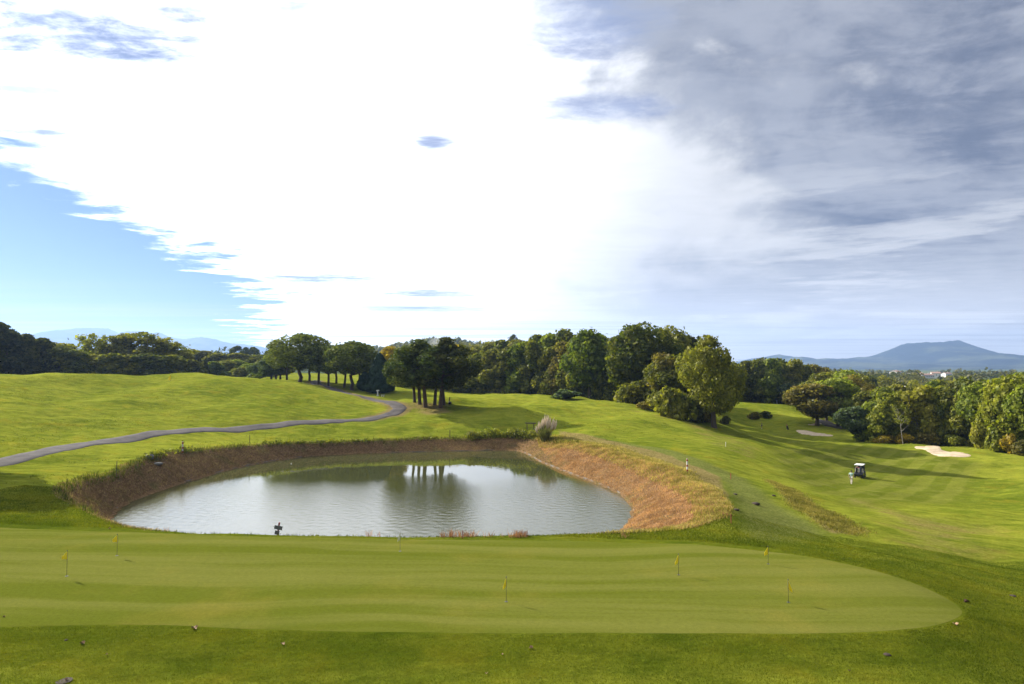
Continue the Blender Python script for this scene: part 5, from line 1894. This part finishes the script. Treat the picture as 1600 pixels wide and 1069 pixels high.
# ------------------------------------------------------------------ blades
def blades(name, pts, hgt, wid, lean, mat, label, per=1, kind='stuff', seed=1, top=.15, parent=None):
    """real blades: one tapering bent strip of two faces each"""
    rg = np.random.default_rng(seed)
    P_ = np.repeat(np.asarray(pts, float), per, 0)
    n = len(P_)
    h = np.broadcast_to(np.repeat(np.atleast_1d(hgt), per) if np.ndim(hgt) else hgt, (n,)) * rg.uniform(.55, 1.25, n)
    a = rg.uniform(0, 6.283, n)
    la = rg.uniform(0, 6.283, n)
    ll = lean * rg.uniform(.2, 1.2, n) * h
    P_ = P_ + np.stack([rg.normal(size=n), rg.normal(size=n), 0 * h], 1) * (wid * 3 if per > 1 else 0)
    W_ = np.stack([np.cos(a), np.sin(a), 0 * a], 1) * (wid / 2)
    Lv = np.stack([np.cos(la), np.sin(la), 0 * la], 1)
    b0 = P_ - np.array([0, 0, .03])
    m1 = P_ + Lv * (ll * .35)[:, None] + np.array([0, 0, 1]) * (h * .6)[:, None]
    t1 = P_ + Lv * ll[:, None] + np.array([0, 0, 1]) * h[:, None]
    v = np.stack([b0 - W_, b0 + W_, m1 + W_ * .8, m1 - W_ * .8, t1 + W_ * top, t1 - W_ * top], 1).reshape(-1, 3)
    i0 = np.arange(n)[:, None] * 6
    f = np.concatenate([i0 + np.array([[0, 1, 2, 3]]), i0 + np.array([[3, 2, 4, 5]])])
    o = link(name, mesh_np(name, v, f), mat, parent)
    if label:
        tag(o, label, None, None, kind)
    return o


def grassmat(name, c1, c2, trans=.4, scale=.8):
    return leafmat(name, c1, c2, trans=trans, var=.3, obvar=0, gloss=.1, scale=scale, tint=(1.2, 1.2, .6))


M['dry_grass'] = grassmat('dry_bank_grass', (0.26, 0.140, 0.075), (0.54, 0.315, 0.175), trans=.35)
M['brown_grass'] = grassmat('brown_bank_grass', (0.098, 0.072, 0.030), (0.33, 0.245, 0.115), trans=.3)
M['tawny_grass'] = grassmat('tawny_grass', (0.20, 0.18, 0.04), (0.40, 0.32, 0.11))
M['lip_grass'] = grassmat('dark_rim_grass', (0.040, 0.060, 0.010), (0.105, 0.120, 0.018))
M['fresh_grass'] = grassmat('fresh_grass', (0.055, 0.080, 0.004), (0.118, 0.130, 0.007), trans=.45, scale=.35)
M['ridge_grass'] = grassmat('ridge_grass', (0.13, 0.125, 0.022), (0.26, 0.22, 0.055))
M['reed'] = grassmat('dead_reeds', (0.13, 0.06, 0.045), (0.30, 0.16, 0.11))


def scatter(n, x0, x1, y0, y1, test, seed):
    rg = np.random.default_rng(seed)
    x, y = rg.uniform(x0, x1, n), rg.uniform(y0, y1, n)
    k = test(x, y, rg)
    x, y = x[k], y[k]
    return np.stack([x, y, ground_zv(x, y)], 1)


def in_bank(x, y):
    dw = sdist(x, y, W_POLY)
    dr = sdist(x, y, R_POLY)
    return dw, dr


def t_bank(side):
    def f(x, y, rg):
        dw, dr = in_bank(x, y)
        k = (dw > .12) & (dr < .3)
        right = (x - 3.5) + (y - 88) * .1 > 0
        pn = np.sin(x * 1.7 + y * .6) * np.sin(y * 1.3 - x * .4)
        k &= (right if side else ~right)
        k &= rg.random(len(x)) < (.75 + .25 * pn)
        return k
    return f


pb1 = scatter(140000, 2, 15, 34, 96, t_bank(True), 1)
blades('bank_grass', pb1, .085, .024, 1.5, M['dry_grass'], 'dry ochre grass covering the right bank of the pond', 2, seed=1)
pb2 = scatter(190000, -36, 6, 34, 96, t_bank(False), 2)
pb2 = pb2[:60000]
blades('bank_grass', pb2, .12, .028, 1.3, M['brown_grass'], 'dark red-brown grass covering the left and far banks of the pond', 2, seed=2)


def t_rim(w0, w1, cond):
    def f(x, y, rg):
        dr = sdist(x, y, R_POLY)
        pn = .5 + .5 * np.sin(x * .9 + 1) * np.sin(y * .7)
        return (dr > w0) & (dr < w1) & cond(x, y) & (rg.random(len(x)) < .35 + .65 * pn)
    return f


pr_ = scatter(120000, -38, 8, 32, 97, t_rim(-.75, .2, lambda x, y: (y > 50) | (x < -24)), 3)
blades('rim_grass', pr_, .36, .045, .8, M['lip_grass'], 'dark overhanging grass along the left and far rim of the pond', 1, seed=3)
pr_ = scatter(60000, -26, 15, 32, 60, t_rim(-.7, .25, lambda x, y: (y < 50) & (x > -25)), 4)
blades('rim_grass', pr_, .07, .03, .8, M['lip_grass'], 'green lip grass along the near edge of the pond', 2, seed=4)
pr_ = scatter(90000, 2, 20, 34, 96, lambda x, y, rg: (lambda dr: (dr > -1.9 * np.clip((y - 34) / 8, 0, 1)) & (dr < 2.6) & (rg.random(len(x)) < np.clip(1.1 - np.abs(dr) / 3, 0, 1)) & (dr < np.clip((y - 46) * .12 + .35, .35, 2.4)) & (x > 2 + (y > 80) * 1.5))(sdist(x, y, R_POLY)), 5)
blades('tawny_grass', pr_, .15, .04, 1.0, M['tawny_grass'], 'tawny long grass above the right bank of the pond', 2, seed=5)
ridge = poly_on([(1205, 752), (1262, 783), (1348, 830), (1322, 834), (1290, 822), (1240, 790)])
rp = np.array(ridge)
pr_ = scatter(60000, rp[:, 0].min() - 1, rp[:, 0].max() + 1, rp[:, 1].min() - 1, rp[:, 1].max() + 1, lambda x, y, rg: sdist(x, y, rp) < rg.normal(size=len(x)) * .4, 6)
blades('ridge_grass', pr_[:9000], .11, .035, 1.1, M['ridge_grass'], 'long dry grass on the small ridge right of the pond', 2, seed=6)
# reddish plants at the left tip of the pond and reeds at the near shore
pr_ = []
for i in range(150):
    t = (i + rnd.random()) / 150
    px_, py_ = -23.6 + 6.0 * t + rnd.uniform(.1, .9), 40.4 - 6.0 * t + rnd.uniform(.1, .9)
    pr_.append((px_, py_, ground_z(px_, py_)))
pr_ = np.array(pr_)
blades('waterside_plants', pr_, .42, .02, .5, M['reed'], 'reddish waterside plants at the left tip of the pond', 7, seed=7)
pl_ = []
for (a0, a1, n_) in ((690, 745, 40), (745, 800, 8), (805, 822, 34), (566, 576, 3), (584, 590, 2), (975, 985, 4)):
    for i in range(n_):
        px = rnd.uniform(a0, a1)
        x, y, z = on(px, 842)
        pl_.append((x, y + rnd.uniform(.2, .9), z - .12))
blades('reeds', np.array(pl_), .34, .022, .6, M['reed'], 'dead brown reeds along the near shore of the pond', 6, seed=8)
# foreground sward
pf_ = scatter(420000, -22, 24, 12.5, 23, lambda x, y, rg: (sdist(x, y, G_POLY) > .10) & (np.abs(x) < y * .80 + 1), 9)
pf_ = pf_[:170000]
blades('foreground_grass', pf_, .030, .012, .9, M['fresh_grass'], 'short lush grass in front of the practice green', 1, seed=9)
pf_ = scatter(200000, 12, 34, 17, 40, lambda x, y, rg: (sdist(x, y, G_POLY) > .10) & (x < y * .80 + 1) & (sdist(x, y, R_POLY) > 0) & ((y < 34.5) | (x > 8)), 10)
blades('foreground_grass', pf_[:80000], .038, .018, .9, M['fresh_grass'], 'short lush grass round the right end of the practice green', 1, seed=10)
pf_ = scatter(300000, -34, 12, 29, 48, lambda x, y, rg: (sdist(x, y, G_POLY) > .9) & (sdist(x, y, R_POLY) > .1), 11)
blades('rough_grass', pf_[:60000], .055, .022, .9, M['fresh_grass'], 'fresh grass between the practice green and the pond', 1, seed=11)
# rough tufts over the field round the pond
def t_field(x, y, rg):
    dr = sdist(x, y, R_POLY)
    pn = .5 + .5 * np.sin(x * .31 + np.sin(y * .2) * 2) * np.sin(y * .23 + 1)
    dpath = np.full(len(x), 99.)
    for c in pc[::3]:
        dpath = np.minimum(dpath, np.hypot(x - c[0], y - c[1]))
    return (dr > .3) & (sdist(x, y, G_POLY) > 1.5) & (dpath > 1.9) & (rg.random(len(x)) < pn ** 2 * .6) & (np.abs(x) < y * .8) & (x < 16 + (y - 60) * .2)
pf_ = scatter(90000, -80, 60, 40, 125, t_field, 12)
blades('field_grass', pf_, .07, .05, 1.0, M['fresh_grass'], 'scattered longer tufts in the grass round the pond', 3, seed=12)

# far-rim brambles
rg = np.random.default_rng(44)
bl = []
for (a0, a1, n_, hh) in ((405, 560, 26, .3), (560, 700, 16, .22), (735, 818, 34, .65), (228, 300, 12, .45), (815, 835, 8, .6)):
    for i in range(n_):
        px = rg.uniform(a0, a1)
        py = np.interp(px, [230, 290, 400, 500, 620, 700, 800, 835], [716, 705, 696, 692, 688, 686, 681, 684]) + rg.uniform(-2, 1.5)
        x, y, z = on(px, py)
        bl.append((x, y, z + hh * .3, hh * rg.uniform(.7, 1.3)))
v, f = leaves_np(bl, 9000, .13, rg)
o = link('bramble', mesh_np('bramble', v, f), M['oak'])
tag(o, 'dark green brambles creeping over the far rim of the pond', None, None, 'stuff')

# ------------------------------------------------------------------ pampas grass
x_, y_, z_ = on(851, 689)
e_ = empty('pampas_grass', (x_, y_, z_ - .05), 'big clump of pampas grass with cream plumes at the corner of the pond', 'plant')
rg = np.random.default_rng(9)
sc_ = y_ / F
Hp = 45 * sc_
n = 900
a = rg.uniform(0, 6.28, n)
r0 = rg.uniform(0, .45, n)
L = rg.uniform(.45, .95, n) * Hp * .78
sp = rg.uniform(.1, 1.0, n) ** .8
V, Fc = [], []
for i in range(n):
    d = Vector((math.cos(a[i]), math.sin(a[i]), 0))
    sd = Vector((-d.y, d.x, 0)) * .022
    prev = None
    for k in range(6):
        t = k / 5
        p_ = d * (r0[i] + sp[i] * 1.75 * t ** 1.5) + Vector((0, 0, L[i] * (t - .42 * sp[i] * t ** 3)))
        w_ = 1 - t * .85
        V += [tuple(p_ - sd * w_), tuple(p_ + sd * w_)]
        if k:
            b = len(V)
            Fc.append((b - 4, b - 3, b - 1, b - 2))
M['pampas_leaf'] = grassmat('pampas_leaves', (0.10, 0.12, 0.045), (0.26, 0.27, 0.12))
M['plume'] = plain('cream_plume', (0.66, 0.55, 0.40), .95, var=.15)
link('leaves', mesh_np('leaves', np.array(V), np.array(Fc)), M['pampas_leaf'], e_)
for i in range(84):
    a_ = rg.uniform(0, 6.28)
    s_ = rg.uniform(.05, 1.0) ** .6
    bx2, by2 = math.cos(a_) * s_ * 1.45 + .10, math.sin(a_) * s_ * 1.2
    hh = Hp * rg.uniform(.80, 1.0) * (1 - .22 * max(0, -math.cos(a_)) * s_ - .30 * s_ ** 2)
    lx = bx2 * 1.05 + .1
    m1 = (bx2 * .55, by2 * .55, hh * .4)
    pl = MB()
    pts_ = [(lx * (.75 + .25 * t), by2 * (.75 + .25 * t), hh * (.62 + .38 * t)) for t in np.linspace(0, 1, 7)]
    pl.tube(pts_, [.015, .045, .07, .07, .055, .03, .008], 6)
    o_ = pl.build('plume', M['plume'], e_, smooth=True)
    st = MB().tube([(bx2 * .3, by2 * .3, 0), m1, pts_[0]], .010, 4).build('stem', M['tawny_grass'], o_)

# ------------------------------------------------------------------ people
def skinned(name, verts, edges, radii, mat, parent, root=0, sub=1):
    me = bpy.data.meshes.new(name)
    me.from_pydata(verts, edges, [])
    o = bpy.data.objects.new(name, me)
    COL.objects.link(o)
    md = o.modifiers.new('skin', 'SKIN')
    md.use_smooth_shade = True
    sv = me.skin_vertices[0].data
    for i, r in enumerate(radii):
        sv[i].radius = r if hasattr(r, '__len__') else (r, r)
        sv[i].use_root = (i == root)
    sd = o.modifiers.new('sub', 'SUBSURF')
    sd.levels = sd.render_levels = sub
    dg = bpy.context.evaluated_depsgraph_get()
    m2 = bpy.data.meshes.new_from_object(o.evaluated_get(dg))
    bpy.data.objects.remove(o)
    for p_ in m2.polygons:
        p_.use_smooth = True
    return link(name, m2, mat, parent)


def chain(pts, radii, V, E, Rr, start=None):
    prev = start
    for p_, r in zip(pts, radii):
        V.append(tuple(p_))
        Rr.append(r)
        if prev is not None:
            E.append((prev, len(V) - 1))
        prev = len(V) - 1
    return prev


def figure(loc, rz, pose, label, shirt, legs_m, shoe, hair='hair', short=False, group=None, scale=1.0):
    """pose: joint positions, facing +y"""
    e = empty('person', loc, label, 'person', group, rz, (scale,) * 3)
    J = {k: Vector(v) for k, v in pose.items()}
    V, E, Rr = [], [], []
    pel = chain([J['pelvis']], [(.15, .11)], V, E, Rr)
    ch = chain([(J['pelvis'] + J['chest']) / 2, J['chest']], [(.135, .10), (.165, .115)], V, E, Rr, pel)
    nk = chain([J['neck'], J['head'] - Vector((0, 0, .04)), J['head'] + Vector((0, .005, .06))], [(.058, .058), (.078, .088), (.07, .08)], V, E, Rr, ch)
    for s in ('L', 'R'):
        sgn = -1 if s == 'L' else 1
        hd = chain([J['sh' + s], J['el' + s], J['wr' + s]], [(.062, .062), (.042, .042), (.028, .028)], V, E, Rr, ch)
        dirv = (J['wr' + s] - J['el' + s]).normalized()
        side = dirv.cross(Vector((0, 1, 0)))
        if side.length < .2:
            side = Vector((1, 0, 0))
        side.normalize()
        fw = side.cross(dirv).normalized()
        palm = chain([J['wr' + s] + dirv * .07], [(.034, .022)], V, E, Rr, hd)
        for k, ln in enumerate((.075, .085, .08, .062)):
            b = J['wr' + s] + dirv * .085 + fw * ((k - 1.5) * .019)
            chain([b, b + dirv * ln * .55 + side * .006 * sgn, b + dirv * ln * .9 + side * .022 * sgn], [(.0095, .0095), (.009, .009), (.0075, .0075)], V, E, Rr, palm)
        b = J['wr' + s] + dirv * .03 + fw * .032
        chain([b, b + dirv * .035 + fw * .022, b + dirv * .062 + fw * .024], [(.012, .012), (.011, .011), (.009, .009)], V, E, Rr, hd)
        ft = chain([J['hip' + s], J['kn' + s], J['an' + s]], [(.088, .092), (.058, .06), (.040, .042)], V, E, Rr, pel)
        chain([J['an' + s] + Vector((0, .11, -.05))], [(.036, .03)], V, E, Rr, ft)
    skinned('body', V, E, Rr, M['skin'], e, 0)
    # face: nose, eyes, ears
    H_ = J['head']
    MB().tube([H_ + Vector((0, .082, .02)), H_ + Vector((0, .108, -.018)), H_ + Vector((0, .085, -.03))], [.008, .014, .008], 6).build('nose', M['skin'], e, smooth=True)
    for sg in (-1, 1):
        MB().lathe([(.001, -.012), (.009, -.008), (.012, 0), (.009, .008), (.001, .012)], 8, tuple(H_ + Vector((sg * .03, .077, .02)))).build('eye', M['black'], e, smooth=True)
        MB().lathe([(.001, -.008), (.02, -.006), (.024, .0), (.02, .006), (.001, .008)], 8, tuple(H_ + Vector((sg * .082, 0, 0))), 'x').build('ear', M['skin'], e, smooth=True)
    MB().box(tuple(H_ + Vector((0, .086, -.052))), (.045, .012, .010)).build('mouth', M['pink'], e)
    # hair
    hv, hf = [], []
    for i in range(7):
        ph = math.pi * .62 * i / 6
        for k in range(12):
            a = 2 * math.pi * k / 12
            back = 1.0 if math.sin(a) < .3 else max(.45, 1 - (i / 6) * .9)
            hv.append(H_ + Vector((math.cos(a) * math.sin(ph) * .096, math.sin(a) * math.sin(ph) * .106 - .008, math.cos(ph) * .115 * 1.0 + .045 + (0 if math.sin(a) < .3 else (i / 6) * .06))))
    for i in range(6):
        for k in range(12):
            hf.append((i * 12 + k, (i + 1) * 12 + k, (i + 1) * 12 + (k + 1) % 12, i * 12 + (k + 1) % 12))
    MB().add(hv, hf).build('hair', M[hair], e, smooth=True)
    # shirt
    V, E, Rr = [], [], []
    pel = chain([J['pelvis'] + Vector((0, 0, -.03))], [(.172, .132)], V, E, Rr)
    ch = chain([(J['pelvis'] + J['chest']) / 2, J['chest'], J['neck'] + Vector((0, 0, -.05))], [(.160, .122), (.188, .135), (.085, .08)], V, E, Rr, pel)
    for s in ('L', 'R'):
        chain([J['sh' + s], J['sh' + s] * .35 + J['el' + s] * .65], [(.082, .082), (.066, .066)], V, E, Rr, 2)
    skinned('shirt', V, E, Rr, M[shirt], e, 0)
    V, E, Rr = [], [], []
    pel = chain([J['pelvis'] + Vector((0, 0, -.03))], [(.170, .130)], V, E, Rr)
    for s in ('L', 'R'):
        if short:
            chain([J['hip' + s], J['hip' + s] * .2 + J['kn' + s] * .8], [(.108, .112), (.085, .088)], V, E, Rr, pel)
        else:
            chain([J['hip' + s], J['kn' + s], J['an' + s] + Vector((0, 0, .03))], [(.106, .11), (.075, .078), (.058, .062)], V, E, Rr, pel)
    skinned('trousers', V, E, Rr, M[legs_m], e, 0)
    for s in ('L', 'R'):
        V, E, Rr = [], [], []
        chain([J['an' + s] + Vector((0, -.03, -.03)), J['an' + s] + Vector((0, .07, -.05)), J['an' + s] + Vector((0, .17, -.055))], [(.052, .05), (.05, .04), (.042, .03)], V, E, Rr)
        skinned('shoe', V, E, Rr, M[shoe], e, 0)
    return e


WALK = dict(pelvis=(0, 0, .95), chest=(0, .02, 1.28), neck=(0, .03, 1.49), head=(0, .05, 1.63), shL=(-.19, .02, 1.40), shR=(.19, .02, 1.40), elL=(-.27, -.10, 1.13), elR=(.27, .06, 1.13), wrL=(-.27, .02, .90), wrR=(.28, .22, .94),
            hipL=(-.09, 0, .90), hipR=(.09, 0, .90), knL=(-.10, .19, .50), knR=(.10, -.04, .49), anL=(-.10, .24, .09), anR=(.10, -.30, .16))
STAND = dict(pelvis=(0, 0, .95), chest=(0, .0, 1.28), neck=(0, .01, 1.49), head=(0, .04, 1.63), shL=(-.19, 0, 1.40), shR=(.19, 0, 1.40), elL=(-.24, .02, 1.12), elR=(.24, .02, 1.12), wrL=(-.16, .20, .96), wrR=(.14, .20, .96),
             hipL=(-.09, 0, .90), hipR=(.09, 0, .90), knL=(-.12, .02, .50), knR=(.12, .02, .50), anL=(-.14, 0, .085), anR=(.14, 0, .085))
SIT = dict(pelvis=(0, 0, .12), chest=(0, -.05, .46), neck=(0, -.04, .67), head=(0, 0, .81), shL=(-.19, -.04, .58), shR=(.19, -.04, .58), elL=(-.24, .12, .36), elR=(.24, .12, .36), wrL=(-.14, .34, .42), wrR=(.14, .34, .42),
           hipL=(-.10, .02, .10), hipR=(.10, .02, .10), knL=(-.13, .46, .12), knR=(.13, .46, .12), anL=(-.13, .56, -.30), anR=(.13, .56, -.30))

x_, y_, z_ = on(1330.5, 757)
PH_ = (PT(1330, 735.5, y_)[2] - z_) / 1.76
figure((x_, y_, z_), R(-40), WALK, 'person in mint shirt and beige trousers walking beside the golf cart', 'mint', 'beige', 'white_paint', scale=PH_)
x_, y_, z_ = on(1190.5, 670)
figure((x_, y_, z_), R(60), STAND, 'distant person in dark top and shorts standing in the hollow', 'navy', 'navy', 'white_paint', short=True, scale=(PT(1190, 660.5, y_)[2] - z_) / 1.76)
x_, y_, z_ = on(1229.5, 671)
figure((x_, y_, z_), R(-120), STAND, 'distant person in red shirt beside a dark trolley in the hollow', 'red', 'navy', 'white_paint', scale=(PT(1230, 662.5, y_)[2] - z_) / 1.76)

# ------------------------------------------------------------------ golf cart
def golf_bag(name, loc, rz, tilt, mat, label, parent_scale=1.0):
    e = empty(name, loc, label, 'golf bag', None, rz, (parent_scale,) * 3)
    e.rotation_euler = (tilt, 0, rz)
    MB().lathe([(.10, 0), (.13, .03), (.135, .5), (.15, .84), (.155, .88), (.12, .88), (.11, .8)], 14).build('bag', M[mat], e, smooth=True)
    MB().box((0, -.15, .38), (.2, .08, .4)).build('pocket', M[mat], e, bevel=.03)
    for k in range(5):
        a = k * 1.26
        c = MB().tube([(math.cos(a) * .05, math.sin(a) * .05, .5), (math.cos(a) * .08, math.sin(a) * .08, 1.08)], .008, 5).build('club', M['metal'], e)
        MB().lathe([(.01, 1.06), (.045, 1.08), (.05, 1.12), (.02, 1.16)], 8, (math.cos(a) * .08 + .03, math.sin(a) * .08, 0)).build('club_head', M['black'], c, smooth=True)
    return e


x_, y_, z_ = on(1344, 746.5)
CS = (PT(1341, 725.5, y_)[2] - z_) / 1.86
crz = R(-36)
# slope under the cart
hx_ = Vector((math.cos(crz), math.sin(crz), 0))
hy_ = Vector((-math.sin(crz), math.cos(crz), 0))
e_ = empty('golf_cart', (x_, y_, z_ + .02), 'white-roofed dark golf cart on the fairway with its driver', 'golf cart', None, crz, (CS,) * 3)
M['cart_paint'] = plain('dark_blue_cart_paint', (0.012, 0.016, 0.035), .25, var=.05, spec=.6)
M['roof_white'] = plain('cart_roof', (0.78, 0.76, 0.70), .4, var=.03)
mb = MB()
# profile of the bodywork along y (front = +y), extruded in x
prof = [(-1.15, .34), (-1.18, .62), (-1.05, .80), (-.40, .82), (-.30, .66), (.05, .60), (.10, .36), (.62, .34), (.70, .72), (.80, .86), (1.02, .80), (1.20, .58), (1.22, .34), (1.0, .26), (-1.0, .26)]
vs = [(-.56, p_[0], p_[1]) for p_ in prof] + [(.56, p_[0], p_[1]) for p_ in prof]
n = len(prof)
fs = [tuple(range(n)), tuple(range(2 * n - 1, n - 1, -1))] + [(i, i + n, (i + 1) % n + n, (i + 1) % n) for i in range(n)]
mb.add(vs, fs)
mb.build('body', M['cart_paint'], e_, bevel=.02)
mb = MB()
mb.box((0, -.10, 1.82), (1.16, 1.75, .07), None, .95)
mb.build('roof', M['roof_white'], e_, bevel=.03)
for sx in (-1, 1):
    MB().tube([(sx * .50, -.82, .75), (sx * .52, -.78, 1.80)], .022, 8).build('roof_post', M['black'], e_)
    MB().tube([(sx * .50, .82, .80), (sx * .50, .45, 1.80)], .022, 8).build('roof_post', M['black'], e_)
    MB().box((sx * .34, 1.215, .56), (.2, .03, .1)).build('headlight', M['white_paint'], e_, bevel=.01)
MB().box((0, .64, 1.30), (.96, .015, .9), Matrix.Rotation(R(-20), 3, 'X') @ Matrix.Identity(3)).build('windscreen', M['glass_dark'], e_)
MB().box((0, -.18, .78), (1.04, .48, .14)).build('seat', M['seat'], e_, bevel=.04)
MB().box((0, -.46, 1.10), (1.04, .10, .42), Matrix.Rotation(R(-8), 3, 'X')).build('backrest', M['seat'], e_, bevel=.04)
MB().tube([(-.26, .62, .86), (-.26, .36, 1.10)], .02, 6).build('steering_column', M['black'], e_)
MB().lathe([(.15, -.012), (.18, -.012), (.18, .012), (.15, .012)], 16, (-.26, .36, 1.1), 'y').build('steering_wheel', M['black'], e_)
MB().box((0, -1.22, .55), (.9, .08, .1)).build('bumper', M['black'], e_, bevel=.02)
for sx in (-1, 1):
    for yy in (-.78, .80):
        t_ = MB().lathe([(.12, -.085), (.20, -.095), (.225, -.06), (.225, .06), (.20, .095), (.12, .085)], 18, (sx * .50, yy, .225), 'x').build('tyre', M['rubber'], e_, smooth=True)
        MB().lathe([(.02, -.09), (.115, -.08), (.12, .08), (.02, .09)], 12, (sx * .50, yy, .225), 'x').build('rim', M['white_paint'], t_)
Mw = Matrix.Translation(Vector((x_, y_, z_ + .02))) @ Matrix.Rotation(crz, 4, 'Z') @ Matrix.Scale(CS, 4)
for sx, mt, lb in ((-.26, 'black', 'black golf bag strapped on the left rear of the golf cart'), (.26, 'navy', 'dark blue golf bag strapped on the right rear of the golf cart')):
    golf_bag('golf_bag', Mw @ Vector((sx, -1.02, .62)), crz, R(-6), mt, lb, CS)
pd = figure(Mw @ Vector((-.26, -.20, .80)), crz, SIT, 'person in a pink shirt sitting at the wheel of the golf cart', 'pink', 'beige', 'white_paint', scale=CS)
x_, y_, z_ = on(1231.5, 672)
golf_bag('golf_trolley_bag', (x_, y_, z_), .3, R(-12), 'black', 'dark golf bag standing beside the distant person in red', 1.15)
